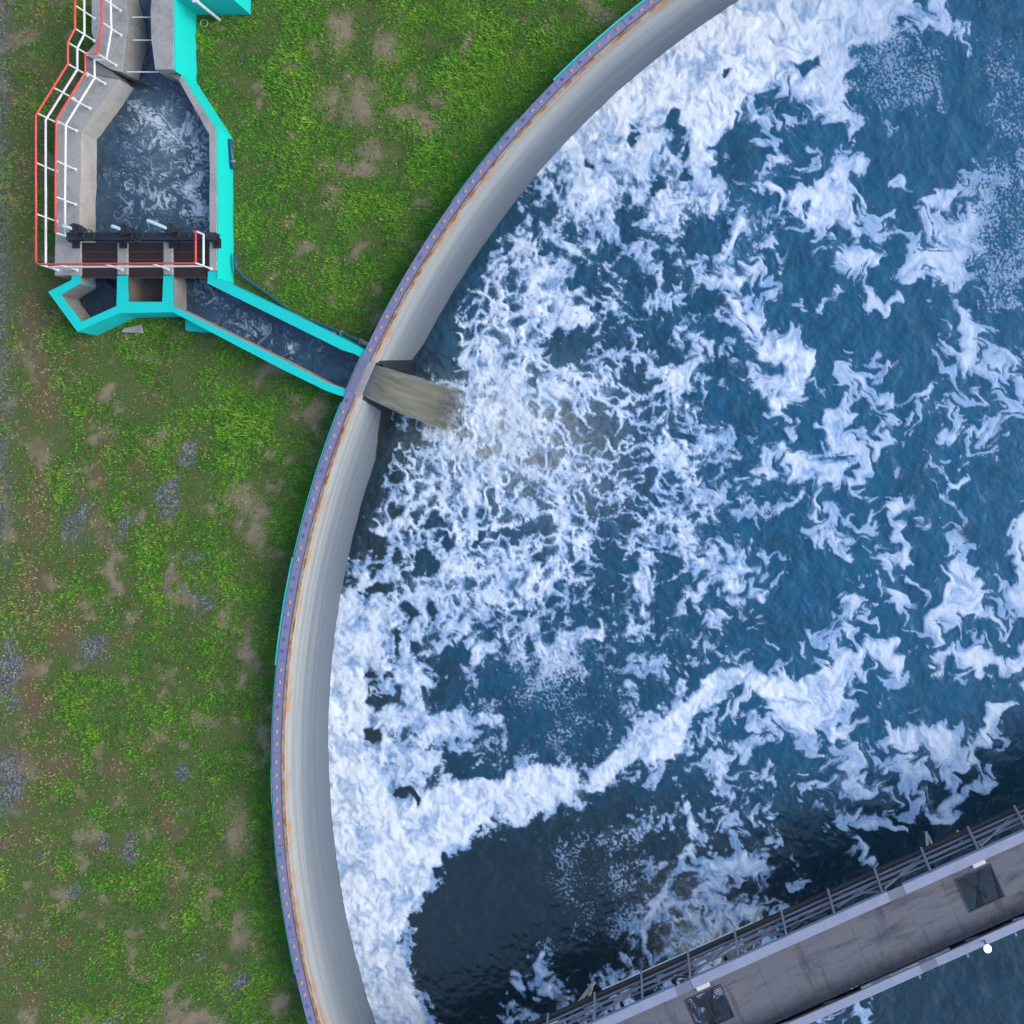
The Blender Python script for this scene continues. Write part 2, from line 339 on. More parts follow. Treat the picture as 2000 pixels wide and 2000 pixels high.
# ------------------------------------------------------------------ foam of the big tank
ROWS = {
0: '1400:9 1700:9 1750:8 1800:5 1850:6 1900:2 1950:1 2000:1',
50: '1700:9 1750:6 1800:1 1850:5 1900:2 1950:1 2000:1',
100: '1600:9 1650:6 1700:4 1750:2 1800:3 1850:1 1900:2 1950:2 2000:2',
150: '1500:9 1550:8 1600:8 1650:3 1700:3 1750:3 1800:3 1850:2 1900:1 1950:3 2000:3',
200: '1400:9 1450:8 1500:2 1550:2 1600:7 1650:4 1700:3 1750:4 1800:4 1850:2 1900:0 1950:3 2000:3',
250: '1200:9 1250:7 1300:7 1350:8 1400:8 1450:4 1500:3 1550:1 1600:6 1650:2 1700:2 1750:2 1800:1 1850:0 1900:0 1950:3 2000:3',
300: '1100:8 1150:7 1200:8 1250:8 1300:7 1350:7 1400:9 1450:1 1500:6 1550:1 1600:2 1650:3 1700:0 1850:0 1900:1 1950:2 2000:4',
350: '1050:5 1100:6 1150:8 1200:8 1250:7 1300:7 1350:8 1400:9 1450:1 1500:6 1550:5 1600:2 1650:5 1700:0 1850:0 1900:4 1950:5 2000:4',
400: '1000:4 1050:5 1100:6 1150:8 1200:6 1250:6 1300:8 1350:7 1400:8 1450:6 1500:3 1550:6 1600:6 1650:6 1700:2 1750:1 1800:4 1850:4 1900:5 1950:4 2000:3',
450: '950:3 1000:6 1050:5 1100:5 1150:6 1200:5 1250:4 1300:7 1350:2 1400:2 1450:8 1500:6 1550:1 1600:2 1650:6 1700:3 1750:3 1800:5 1850:6 1900:6 1950:3 2000:3',
500: '900:3 950:4 1000:7 1050:7 1100:6 1150:3 1200:4 1250:5 1300:2 1350:4 1400:6 1450:7 1500:3 1550:1 1600:1 1650:6 1700:5 1750:3 1800:6 1850:7 1900:5 1950:4 2000:4',
550: '880:3 900:4 950:5 1000:6 1050:8 1100:7 1150:4 1200:3 1250:2 1300:7 1350:7 1400:5 1450:8 1500:2 1550:0 1600:1 1650:1 1700:3 1750:1 1800:2 1850:5 1900:3 1950:3 2000:4',
600: '850:1 900:4 950:6 1000:6 1050:7 1100:8 1150:6 1200:5 1250:4 1300:8 1350:5 1400:2 1450:7 1500:4 1550:2 1600:2 1650:0 1700:2 1750:2 1800:0 1850:4 1900:1 1950:3 2000:1',
650: '820:0 850:2 900:6 950:7 1000:7 1050:7 1100:8 1150:7 1200:4 1250:3 1300:3 1350:5 1400:5 1450:6 1500:6 1550:2 1600:0 1650:1 1700:0 1800:0 1850:2 1900:5 1950:1 2000:1',
700: '820:0 850:3 900:7 950:8 1000:7 1050:7 1100:6 1150:3 1200:4 1250:5 1300:4 1350:5 1400:4 1450:5 1500:7 1550:7 1600:0 1650:3 1700:3 1750:2 1800:0 1850:3 1900:5 1950:4 2000:6',
750: '850:3 900:6 950:8 1000:8 1050:8 1100:8 1150:8 1200:7 1250:3 1300:6 1350:4 1400:3 1450:4 1500:5 1550:7 1600:2 1650:3 1700:4 1750:0 1800:0 1850:2 1900:4 1950:4 2000:5',
800: '900:7 950:7 1000:7 1050:7 1100:6 1150:6 1200:5 1250:5 1300:4 1350:4 1400:4 1450:2 1500:5 1550:6 1600:2 1650:2 1700:3 1750:2 1800:2 1850:4 1900:3 1950:3 2000:5',
850: '780:2 800:2 850:4 900:6 950:7 1000:6 1050:7 1100:6 1150:4 1200:6 1250:4 1300:6 1350:7 1400:6 1450:1 1500:3 1550:3 1600:5 1650:5 1700:5 1750:2 1800:2 1850:4 1900:3 1950:3 2000:2',
900: '740:1 780:4 800:4 850:6 900:7 950:7 1000:7 1050:5 1100:6 1150:4 1200:5 1250:5 1300:6 1350:6 1400:3 1450:3 1500:4 1550:6 1600:5 1650:6 1700:4 1750:2 1800:1 1850:3 1900:2 1950:2 2000:1',
950: '720:2 750:3 800:7 850:7 900:8 950:7 1000:6 1050:4 1100:6 1150:5 1200:5 1250:3 1300:5 1350:5 1400:3 1450:6 1500:4 1550:6 1600:6 1650:5 1700:2 1750:1 1800:1 1850:2 1900:1 1950:0 2000:1',
1000: '705:3 750:5 800:7 850:6 900:7 950:5 1000:7 1050:4 1100:7 1150:3 1200:2 1250:4 1300:5 1350:4 1400:4 1450:3 1500:2 1550:2 1600:4 1650:3 1700:3 1750:4 1800:1 1850:2 1900:1 1950:0 2000:4',
1050: '700:3 750:5 800:5 850:5 900:6 950:6 1000:4 1050:4 1100:7 1150:5 1200:1 1250:6 1300:5 1350:6 1400:4 1450:4 1500:0 1550:0 1600:3 1650:4 1700:4 1750:3 1800:2 1850:2 1900:1 1950:1 2000:6',
1100: '690:5 750:5 800:4 850:6 900:7 950:7 1000:8 1050:6 1100:8 1150:5 1200:1 1250:5 1300:1 1350:3 1400:6 1450:5 1500:3 1550:2 1600:0 1650:1 1700:3 1750:4 1800:0 1850:3 1900:4 1950:2 2000:6',
1150: '680:8 700:6 750:6 800:7 850:7 900:7 950:7 1000:8 1050:7 1100:6 1150:1 1200:1 1250:6 1300:1 1350:4 1400:5 1450:5 1500:3 1550:1 1600:0 1650:2 1700:2 1750:1 1800:1 1850:5 1900:6 1950:4 2000:5',
1200: '670:9 700:8 750:8 800:6 850:7 900:6 950:6 1000:5 1050:4 1100:2 1150:2 1200:3 1250:5 1300:2 1350:4 1400:3 1450:3 1500:1 1550:1 1600:2 1650:4 1700:2 1750:3 1800:1 1850:4 1900:4 1950:4 2000:5',
1250: '665:9 700:9 750:8 800:8 850:5 900:5 950:3 1000:4 1050:4 1100:6 1150:5 1200:3 1250:4 1300:3 1350:5 1400:2 1450:2 1500:1 1550:1 1600:2 1650:3 1700:2 1750:2 1800:2 1850:3 1900:3 1950:2 2000:3',
1300: '660:9 700:9 750:7 800:7 850:3 900:4 950:2 1000:4 1050:5 1100:6 1150:3 1200:2 1250:5 1300:2 1350:1 1400:3 1450:3 1500:3 1550:5 1600:4 1650:3 1700:4 1750:5 1800:1 1850:3 1900:1 1950:2 2000:3',
1350: '650:9 700:8 750:6 800:6 850:3 900:1 950:1 1000:1 1050:4 1100:4 1150:1 1200:2 1250:2 1300:2 1350:3 1400:6 1450:6 1500:5 1550:7 1600:7 1650:6 1700:4 1750:1 1800:0 1850:3 1900:1 1950:3 2000:3',
1400: '650:9 700:9 750:7 800:6 850:6 900:6 950:5 1000:1 1050:1 1100:3 1150:1 1200:2 1250:4 1300:5 1350:6 1400:4 1450:2 1500:3 1550:5 1600:5 1650:3 1700:3 1750:1 1800:2 1850:1 1900:0 1950:2 2000:0',
1450: '650:9 700:9 750:7 800:7 850:7 900:4 950:2 1000:2 1050:1 1100:3 1150:1 1200:4 1250:6 1300:5 1350:4 1400:4 1450:4 1500:5 1550:3 1600:3 1650:3 1700:4 1750:4 1800:4 1850:4 1900:3 1950:4 2000:0',
1500: '650:9 700:9 750:8 800:8 850:4 900:2 950:1 1000:4 1050:5 1100:4 1150:5 1200:6 1250:4 1300:3 1350:4 1400:4 1450:5 1500:5 1550:2 1600:2 1650:5 1700:3 1750:5 1800:6 1850:5 1900:4 1950:2 2000:0',
1550: '650:9 700:9 750:7 800:8 850:8 900:8 950:8 1000:9 1050:9 1100:9 1150:6 1200:1 1250:1 1300:2 1350:1 1400:1 1450:5 1500:3 1550:2 1600:2 1650:6 1700:5 1750:3 1800:5 1850:5 1900:2 1950:0 2000:0',
1600: '660:9 850:9 900:9 950:7 1000:5 1050:1 1100:1 1150:0 1200:2 1250:2 1300:2 1350:4 1400:2 1450:4 1500:3 1550:1 1600:1 1650:3 1700:2 1750:1 1800:3 1850:2 1900:0 2000:0',
1650: '670:9 800:9 850:8 900:1 950:0 1000:1 1050:1 1100:2 1150:2 1200:2 1250:2 1300:2 1350:4 1400:1 1450:2 1500:3 1550:1 1600:1 1650:2 1700:2 1750:0 2000:0',
1700: '680:9 800:9 850:3 900:0 1000:0 1050:1 1100:2 1150:2 1200:2 1250:3 1300:4 1350:5 1400:5 1450:5 1500:5 1550:2 1600:0 1650:1 1700:1 1750:0 2000:0',
1750: '680:9 780:9 820:4 850:0 1000:0 1050:1 1100:1 1150:2 1200:2 1250:3 1300:4 1350:4 1400:4 1450:4 1500:3 1550:3 1600:1 1650:0 2000:0',
1800: '690:9 780:8 800:2 850:0 1000:0 1050:1 1100:1 1150:2 1200:2 1250:4 1300:4 1350:4 1400:4 1450:6 1500:5 1550:4 1600:2 1650:1 2000:0',
1850: '700:9 770:8 790:2 850:0 1000:0 1050:2 1100:1 1150:1 1200:2 1250:3 1300:4 1350:5 1400:4 1450:4 1500:4 1550:1 2000:0',
1900: '710:9 780:8 810:4 850:0 1000:0 1050:3 1100:1 1150:1 1200:4 1250:4 1300:4 1400:3 1500:1 2000:0',
1950: '720:9 800:8 830:3 860:0 950:1 1000:2 1050:2 1100:3 1150:3 1200:3 1300:3 1400:3 1500:1 1600:1 1640:3 1700:2 1750:0 2000:0',
2000: '740:9 820:8 850:3 900:0 1000:3 1050:3 1100:4 1150:2 1250:2 1350:3 1500:1 1600:3 1650:4 1700:1 1750:0 2000:0',
}
SOLID = [
 [(640,1310),(706,1296),(712,1330),(718,1400),(722,1470),(735,1510),(755,1535),(762,1570),(790,1575),(812,1566),(860,1535),(905,1518),(950,1520),(972,1535),(985,1503),(1005,1500),(1060,1488),(1100,1500),(1130,1512),(1140,1540),(1132,1560),(1105,1567),(1075,1570),(1050,1590),(1030,1605),(1010,1617),(990,1605),(975,1588),(955,1607),(932,1618),(915,1640),(905,1648),(870,1648),(860,1690),(835,1712),(830,1740),(808,1752),(800,1785),(785,1820),(778,1850),(795,1885),(815,1915),(815,1950),(825,1980),(840,2050),(700,2050),(600,1600)],
 [(1136,1540),(1165,1500),(1200,1462),(1240,1442),(1262,1428),(1300,1398),(1340,1365),(1365,1327),(1400,1306),(1440,1300),(1470,1307),(1490,1322),(1530,1312),(1570,1320),(1600,1302),(1640,1282),(1660,1274),(1690,1266),(1720,1246),(1745,1240),(1765,1246),(1768,1275),(1770,1300),(1745,1312),(1735,1298),(1690,1290),(1682,1302),(1705,1328),(1690,1336),(1665,1320),(1655,1345),(1640,1378),(1610,1408),(1585,1436),(1545,1420),(1512,1390),(1520,1370),(1490,1366),(1470,1350),(1440,1340),(1430,1350),(1420,1368),(1390,1373),(1370,1385),(1345,1410),(1335,1440),(1328,1468),(1300,1492),(1262,1482),(1235,1490),(1210,1512),(1195,1530),(1165,1550)],
 [(1840,1112),(1878,1090),(1890,1115),(1915,1115),(1922,1140),(1915,1170),(1920,1200),(1940,1210),(1958,1225),(1930,1220),(1895,1203),(1870,1198),(1862,1213),(1845,1198),(1835,1200),(1840,1240),(1830,1270),(1845,1290),(1838,1320),(1835,1343),(1817,1330),(1814,1290),(1826,1255),(1816,1215),(1823,1182),(1850,1165),(1842,1140)],
 [(1832,1272),(1850,1264),(1880,1274),(1905,1266),(1935,1278),(1960,1284),(1980,1265),(2010,1230),(2060,1200),(2060,1270),(2010,1290),(1985,1310),(1965,1316),(1925,1298),(1915,1330),(1905,1328),(1890,1300),(1870,1284),(1850,1277),(1838,1290)],
 [(1990,1010),(2010,1000),(2010,1180),(1988,1178),(1968,1168),(1976,1140),(1986,1110),(1982,1060)],
 [(1732,1422),(1760,1417),(1770,1428),(1820,1420),(1840,1402),(1858,1398),(1850,1425),(1860,1440),(1850,1478),(1820,1488),(1790,1478),(1748,1463),(1738,1450)],
 [(1930,1400),(1955,1365),(1968,1362),(1972,1382),(1940,1420),(1935,1450),(1915,1488),(1885,1498),(1902,1450),(1917,1420)],
 [(1430,-40),(1800,-40),(1782,10),(1762,35),(1745,60),(1725,85),(1700,90),(1660,92),(1605,97),(1570,105),(1545,122),(1515,158),(1490,172),(1440,215),(1420,250),(1385,272),(1340,258),(1300,250),(1250,243),(1200,262),(1150,275),(1095,300),(1120,220),(1300,60)],
 [(1545,128),(1600,97),(1645,95),(1660,120),(1662,150),(1670,170),(1655,185),(1650,220),(1668,240),(1660,260),(1668,280),(1658,288),(1640,255),(1624,235),(1620,215),(1592,223),(1597,192),(1565,200),(1575,175),(1545,165),(1528,148)],
 [(1500,362),(1560,367),(1590,342),(1610,347),(1620,380),(1660,372),(1700,400),(1660,405),(1670,430),(1690,470),(1650,455),(1620,440),(1580,433),(1567,428),(1580,405),(1588,390),(1550,393),(1500,375)],
 [(1800,387),(1830,362),(1868,372),(1862,412),(1830,400),(1792,402),(1774,420),(1782,438),(1802,453),(1845,448),(1888,430),(1886,402),(1913,392),(1910,448),(1896,462),(1880,442),(1888,490),(1858,540),(1868,580),(1885,610),(1908,625),(1918,655),(1900,690),(1903,708),(1882,718),(1872,700),(1885,660),(1872,620),(1857,580),(1842,560),(1822,530),(1792,556),(1772,540),(1752,533),(1777,520),(1802,490),(1828,477)],
 [(1480,667),(1500,661),(1540,676),(1570,686),(1592,690),(1590,725),(1570,742),(1576,770),(1588,785),(1565,788),(1550,798),(1505,798),(1500,788),(1530,770),(1545,758),(1540,720),(1500,708),(1484,695)],
 [(1632,495),(1720,495),(1713,528),(1680,526),(1650,533)],
 [(1728,985),(1745,972),(1780,975),(1788,995),(1760,1000),(1735,1000)],
 [(1700,1086),(1770,1072),(1780,1088),(1775,1100),(1740,1097),(1705,1098)],
 [(1620,1420),(1690,1400),(1700,1415),(1660,1430),(1630,1450),(1605,1480),(1590,1500),(1612,1455)],
 [(1618,345),(1640,320),(1690,305),(1692,330),(1680,352),(1665,353),(1672,375),(1700,396),(1660,385),(1632,362)],
 [(1905,625),(1920,655),(1912,690),(1890,705),(1876,690),(1886,650),(1884,615)],
]
LINES = [  # (value, [(x, y, radius) ...])
 (.95,[(1695,535,9),(1700,580,9),(1720,602,10),(1755,588,8)]), (.85,[(1590,602,5),(1640,578,9)]), (.95,[(1690,745,14),(1715,768,14),(1760,782,7),(1815,772,4)]),
 (.85,[(1660,812,9),(1620,815,12),(1612,850,12),(1625,875,8),(1665,880,9),(1678,900,10),(1665,945,10)]), (.9,[(1738,800,5),(1730,825,12),(1735,850,12),(1708,868,11),(1703,890,5)]),
 (.85,[(1790,1015,9),(1815,1032,10)]), (.9,[(1893,927,7),(1865,947,4),(1835,972,8),(1845,985,8)]), (.8,[(1770,1098,8),(1772,1060,8),(1760,1028,7)]),
 (.85,[(1605,1057,14),(1650,1050,16),(1668,1085,12)]), (.9,[(1530,880,6),(1560,905,16),(1600,905,20),(1635,930,14)]), (.8,[(1500,925,12),(1560,940,16),(1590,950,14)]), (.85,[(1595,965,16),(1590,1000,14)]),
 (.9,[(1930,850,5),(1950,825,10),(1965,800,10)]), (.8,[(1830,800,10),(1850,795,12),(1840,815,12)]), (.8,[(1825,840,9),(1870,855,6),(1920,835,4)]), (.85,[(1745,355,3),(1757,358,13),(1775,378,5)]),
 (.9,[(1850,0,8),(1855,40,9),(1830,30,10),(1800,35,6)]), (.8,[(1250,1045,9),(1275,1060,12),(1345,1050,14)]), (.85,[(1265,1055,10),(1258,1095,11),(1245,1125,14),(1260,1165,9)]),
 (.8,[(1360,1100,10),(1390,1115,14),(1430,1110,14),(1480,1105,6),(1465,1130,6),(1490,1165,6)]), (.8,[(1375,1140,10),(1360,1170,8),(1390,1180,8)]),
 (.85,[(1100,1250,14),(1145,1235,14),(1180,1245,10)]), (.85,[(1040,1215,10),(1065,1315,12)]), (.8,[(1640,1165,9),(1665,1180,12),(1650,1220,12),(1670,1240,9)]), (.8,[(1720,1140,6),(1740,1165,12),(1760,1190,7)]),
 (.8,[(1770,1128,4),(1790,1150,6),(1812,1170,5)]), (.9,[(1340,735,7),(1370,700,9),(1310,745,12),(1280,760,10)]), (.8,[(1530,690,14),(1560,720,18),(1550,760,14)]),
 (.85,[(1330,640,12),(1360,600,9)]), (.85,[(1395,500,16),(1430,540,18),(1460,580,12)]), (.9,[(1060,690,5),(1100,730,8),(1140,745,7),(1200,750,8)]), (.9,[(1130,640,8),(1140,605,16),(1200,600,10)]),
 (.8,[(1050,820,5),(1095,870,6),(1075,890,8)]), (.85,[(975,1090,6),(1000,1065,3),(1080,1068,4),(1110,1055,9)]), (.8,[(760,1015,9),(730,1070,6),(705,1150,9)]),
 (.85,[(1270,1880,4),(1258,1820,8),(1272,1770,10),(1300,1740,9),(1330,1690,8),(1345,1655,9)]), (.75,[(1380,1690,14),(1430,1680,16),(1490,1670,16)]), (.8,[(1470,1710,6),(1475,1760,6)]), (.85,[(1440,1780,20),(1475,1775,14)]),
 (.8,[(1465,1545,4),(1500,1570,5),(1520,1600,5)]), (.7,[(1340,1575,8),(1350,1610,10),(1360,1630,4)]), (.75,[(1455,1575,14),(1470,1590,10)]), (.75,[(1410,1495,16),(1390,1540,4)]), (.8,[(1215,1860,8),(1250,1905,9)]),
 (.85,[(1600,1525,4),(1630,1560,5),(1645,1600,7),(1690,1660,9),(1710,1695,6)]), (.85,[(1630,1530,20),(1665,1545,24),(1700,1530,18)]), (.8,[(1720,1545,10),(1750,1570,9)]), (.85,[(1810,1550,20),(1830,1590,18),(1870,1560,12),(1930,1520,10)]),
 (.7,[(1700,1620,8),(1740,1615,9),(1770,1625,5)]), (.8,[(1060,1855,4),(1050,1880,5),(1065,1895,10)]), (.8,[(1010,1900,12),(1030,1950,5)]), (.85,[(1070,1930,14),(1100,1955,12),(1080,1990,14)]),
 (.75,[(1225,1340,12),(1240,1370,10)]), (.7,[(1325,1330,10),(1322,1350,10)]), (.75,[(820,1420,20),(900,1400,20),(975,1405,10)]), (.7,[(975,1420,5),(985,1460,6)]),
 (.85,[(905,1300,16),(960,1260,14)]), (.8,[(690,1420,30),(760,1440,24)]), (.55,[(1490,1890,6),(1540,1800,6)]), (.85,[(1885,100,4),(1860,45,6)]),
 (.75,[(755,812,5),(800,838,10),(850,856,14),(890,850,14)]), (.9,[(985,505,3),(950,530,5),(920,560,5),(905,590,3)]), (.75,[(1060,365,5),(1030,425,6),(1020,450,3)]),
]
HOLES = [(1440,310,42,62,0),(1232,430,23,32,0),(1235,265,12,20,0),(1310,240,13,18,0),(1322,268,9,22,0),(1340,300,10,26,.3),(1346,342,10,12,0),(1155,325,12,10,0),(1285,365,12,16,0),
 (1365,470,44,26,.2),(1410,450,26,22,-.3),(1375,585,42,27,.25),(1282,645,28,34,.6),(1248,560,26,17,0),(1195,660,26,26,0),(1310,700,20,11,0),(1430,725,46,20,.1),(1412,660,18,17,0),(1395,655,22,22,.4),(1176,845,25,30,.3),
 (1235,745,26,18,.1),(1452,800,46,34,0),(1582,122,24,10,-.4),(1420,147,14,6,0),(1150,540,20,20,0),(1170,565,20,12,0),(1340,855,18,9,0),(1130,655,16,26,.4),(1105,680,50,28,.3),(1045,745,9,18,0),(1165,600,12,9,0),
 (732,1345,20,36,-.2),(728,1430,13,22,-.5),(783,1553,18,10,-.4),(805,1554,14,5,.1),(1350,770,20,10,0),(1440,690,14,8,0),(1070,495,14,10,0),(1110,450,12,14,0),(1050,410,24,10,.1),
 (1000,1040,18,14,.4),(1040,1035,26,14,.3),(1045,1090,22,9,.3),(735,1150,26,14,0),(830,1100,26,20,.4),(745,1060,14,20,0),(792,1195,12,22,0),(840,1190,13,16,0),(875,1060,10,16,0),(1120,820,16,10,0),(1110,800,10,14,0),
 (990,480,18,10,-.6),(1385,1180,10,18,0),(895,1290,26,20,0),(815,1265,9,14,-.3),(775,1250,8,20,0),(760,1320,6,10,0),(945,880,12,10,0),(1480,400,8,30,-.6),(1320,545,28,20,.2),(1455,560,12,8,0),(930,1060,22,8,-.9),
 (870,690,24,40,0),(840,640,24,60,.5),(795,690,30,24,-.3),(800,855,40,15,.3),(762,860,12,40,.4),(735,930,10,50,.25),(925,520,14,50,.65),(870,580,16,50,.5)]
def tank_foam():
    st = 1.9; xs = np.arange(560, 2085, st); ys = np.arange(-70, 2085, st)
    X, Y = np.meshgrid(xs, ys); X = X.astype(np.float64); Y = Y.astype(np.float64)
    psi = fbm(X, Y, 150, 4, .42, 3) * 110
    vx, vy = np.gradient(psi, st); vy = -vy                                   # curl
    mag = .34 + .5 * sstep(1200, 1750, X)
    fx = (X - xs[0]) / st; fy = (Y - ys[0]) / st; px, py = fx.copy(), fy.copy(); snaps = []
    for k in range(18):
        u, v = bil(vx, px, py), bil(vy, px, py); px -= u * .9 * mag; py -= v * .9 * mag
        if k in (4, 9): snaps.append((px.copy(), py.copy()))
    wl = lambda p: (p[0] * st + xs[0], p[1] * st + ys[0])
    # coverage map
    keys = sorted(ROWS); R = []
    for k in keys:
        pr = [tuple(map(float, q.split(':'))) for q in ROWS[k].split()]
        R.append(np.interp(xs, [a for a, b in pr], [b / 9 for a, b in pr]))
    R = np.array(R); jy = np.clip((ys - keys[0]) / 50, 0, len(keys) - 1.001); j = jy.astype(int); f = (jy - j)[:, None]
    D = R[j] * (1 - f) + R[j + 1] * f
    D = np.clip((blur(D, 8) - .45) * 1.15 + .42 - .05 * sstep(1250, 1600, X) + .16 * np.exp(-(((X - 1370) / 90) ** 2 + ((Y - 1800) / 75) ** 2)) - .06 * np.exp(-(((X - 1050) / 250) ** 2 + ((Y - 800) / 380) ** 2)), 0, 1)
    S = np.zeros_like(D)
    for p in SOLID: S = np.maximum(S, inpoly(X, Y, p) * 1.0)
    S = blur(S, 2); D = np.maximum(D, S * 1.02)
    for val, pts in LINES: D = np.maximum(D, val * sstep(1.35, .55, seg_d(X, Y, pts)))
    qx, qy = 16 * fbm(X, Y, 34, 4, .6, 150), 16 * fbm(X, Y, 34, 4, .6, 151)
    for cx, cy, rx, ry, a in HOLES:
        dx, dy = X - cx + qx, Y - cy + qy; ca, sa = math.cos(a), math.sin(a)
        r = np.hypot((dx * ca + dy * sa) / rx, (-dx * sa + dy * ca) / ry); D *= .1 + .9 * sstep(.7, 1.45, r)
    dw = 1699.5 - np.hypot(X - 2345.7, Y - 1446) + 14 * fbm(X, Y, 40, 3, .5, 140); yy = sstep(330, 430, Y) * sstep(1180, 1050, Y)
    D *= 1 - yy * .88 * sstep(34 + 22 * np.exp(-((Y - 640) / 130) ** 2), 8, dw)
    Dw = bil(D, *snaps[0]); Dw = .5 * Dw + .5 * bil(D, *snaps[1]) * 1.0
    # noises
    w1 = wl(snaps[1]); w2 = wl((px, py))
    w0 = wl(snaps[0]); lf = 1 - .55 * sstep(1250, 1700, X); n_main = uniform(fbm(w2[0], w2[1], 58, 3, .7, 20) + lf * .42 * fbm(w0[0], w0[1], 15, 3, .75, 25) + (1 - lf) * (.45 * fbm(w2[0], w2[1], 20, 3, .7, 28) + .3 * fbm(w1[0], w1[1], 10, 3, .7, 29)))
    a = np.minimum(np.abs(fbm(w0[0], w0[1], 74, 3, .4, 40)), .55 * np.abs(fbm(w0[0], w0[1], 34, 2, .4, 50)) + .04) + .16 * np.abs(fbm(w0[0], w0[1], 11, 3, .6, 55))
    n_web = uniform(a)
    n_fine = uniform(fbm(w1[0], w1[1], 11, 3, .6, 60)); n_spk = uniform(fbm(X, Y, 5.5, 2, .6, 65) + .35 * fbm(w1[0], w1[1], 70, 3, .5, 66))
    web = np.exp(-(((X - 1010) / 190) ** 2 + ((Y - 850) / 190) ** 2)) + np.exp(-(((X - 1370) / 110) ** 2 + ((Y - 1810) / 80) ** 2)) + .8 * np.exp(-(((X - 1040) / 380) ** 2 + ((Y - 860) / 480) ** 2) ** 1.5)
    web = np.clip(web, 0, .78)
    spk = np.exp(-(((X - 1750) / 90) ** 2 + ((Y - 150) / 80) ** 2)) + np.exp(-(((X - 1970) / 50) ** 2 + ((Y - 180) / 130) ** 2)) + .8 * np.exp(-(((X - 1960) / 70) ** 2 + ((Y - 460) / 130) ** 2)) + .7 * np.exp(-(((X - 1150) / 130) ** 2 + ((Y - 1730) / 120) ** 2)) + .5 * np.exp(-(((X - 1080) / 140) ** 2 + ((Y - 1380) / 120) ** 2))
    spk = np.clip(spk, 0, .62)
    u = n_main * (1 - web) + n_web * web
    fw = (.26 - .14 * sstep(1300, 1650, X)) * (1 - .55 * web); u = u * (1 - fw) + n_fine * fw
    u = u * (1 - spk) + n_spk * spk
    u = uniform(u)
    d = Dw - u
    soft = .055 + .045 * web - .025 * sstep(1500, 1700, X) + .3 * spk
    foam = sstep(-soft, soft, d) * sstep(.02, .09, Dw)
    # stray thin films between the clumps
    film = sstep(.34, -.05, u - Dw) * (.12 + .42 * sstep(.35, .8, n_fine)) * sstep(.05, .3, Dw)
    fil = np.abs(fbm(w2[0], w2[1], 38, 3, .5, 80)); fil = sstep(.16, .0, fil)
    film += .35 * fil * sstep(.1, .45, Dw) * sstep(.55, .05, u - Dw) * (n_fine > .35)
    foam = np.clip(np.maximum(foam * (1 - .55 * spk), film), 0, 1)
    sw = uniform(fbm(w2[0], w2[1], 52, 5, .6, 90)); sw2 = uniform(np.abs(fbm(w2[0], w2[1], 26, 3, .5, 95)))
    deepn = sstep(.0, .75 - .3 * web, d)
    thick = np.clip(.08 + .62 * deepn + .45 * (sw - .5) + .22 * (.5 - sw2) + .3 * S, 0, 1)
    right = sstep(1450, 1750, X) * sstep(1700, 200, Y * .6)
    thick *= 1 - .42 * right
    murk = .95 * np.exp(-(((X - 950) / 105) ** 2 + ((Y - 835) / 80) ** 2)) + .4 * np.exp(-(((X - 1090) / 120) ** 2 + ((Y - 880) / 130) ** 2)) + .85 * np.exp(-(((X - 1375) / 65) ** 2 + ((Y - 1840) / 38) ** 2)) + .25 * np.exp(-(((X - 1360) / 100) ** 2 + ((Y - 1790) / 70) ** 2))
    murk *= .6 + .4 * sstep(.3, .7, n_fine)
    dbr = (Y - (1634 + (2000 - X) * .445)) * .914; aer_refl = np.clip(.55 + .55 * sstep(1150, 1800, X) - .75 * sstep(1350, 1800, Y) + .2 * (sw - .5) - .5 * sstep(1000, 700, X), .0, 1) * (1 - .8 * sstep(-330, -120, dbr) * (dbr < 60)) * (1 - .45 * (dbr > 60))  # aeration, cut along the bridge to paint its dark reflection into the water
    aer_refl *= .75 + .5 * n_main
    h = .05 * foam * (.4 + .6 * thick) + fbm(X, Y, 60, 5, .55, 120) * .06 + fbm(w1[0], w1[1], 17, 2, .5, 130) * .024 * (1 - .5 * sstep(1500, 1800, X))
    h += .5 * np.exp(-(((X - 905) / 40) ** 2 + ((Y - 815) / 45) ** 2)) * (.5 + .5 * n_fine) * .35
    return xs, ys, X, Y, dict(foam=foam, thick=thick, murk=np.clip(murk, 0, 1), aer_refl=np.clip(aer_refl, 0, 1)), h
ZW = -2.38
def grid_faces(ny, nx):
    i = np.arange(ny * nx).reshape(ny, nx); return np.stack([i[:-1, :-1], i[1:, :-1], i[1:, 1:], i[:-1, 1:]], -1).reshape(-1, 4)
xs, ys, X, Y, A, Hh = tank_foam()
s = (HC - ZW) / F; V = np.stack([(X - NX) * s, -(Y - NY) * s, ZW + Hh], -1).reshape(-1, 3); Q = grid_faces(*X.shape)
A = {k: v.ravel() for k, v in A.items()}
cen = V[Q].mean(1)[:, :2]; keep = np.hypot(*(cen - RC).T) < R_IN + .35; Q = Q[keep]
fm = A['foam'][Q].mean(1) > .5
o = big_mesh('water', *[subset(V, Q, ~fm, A)[i] for i in (0, 1)], M['water'], subset(V, Q, ~fm, A)[2]); tag(o, kind='structure')
v_, q_, a_ = subset(V, Q, fm, A); o = big_mesh('foam', v_, q_, M['water'], a_)
tag(o, 'white foam drifting in swirls and clumps on the blue tank water', 'foam', kind='stuff')
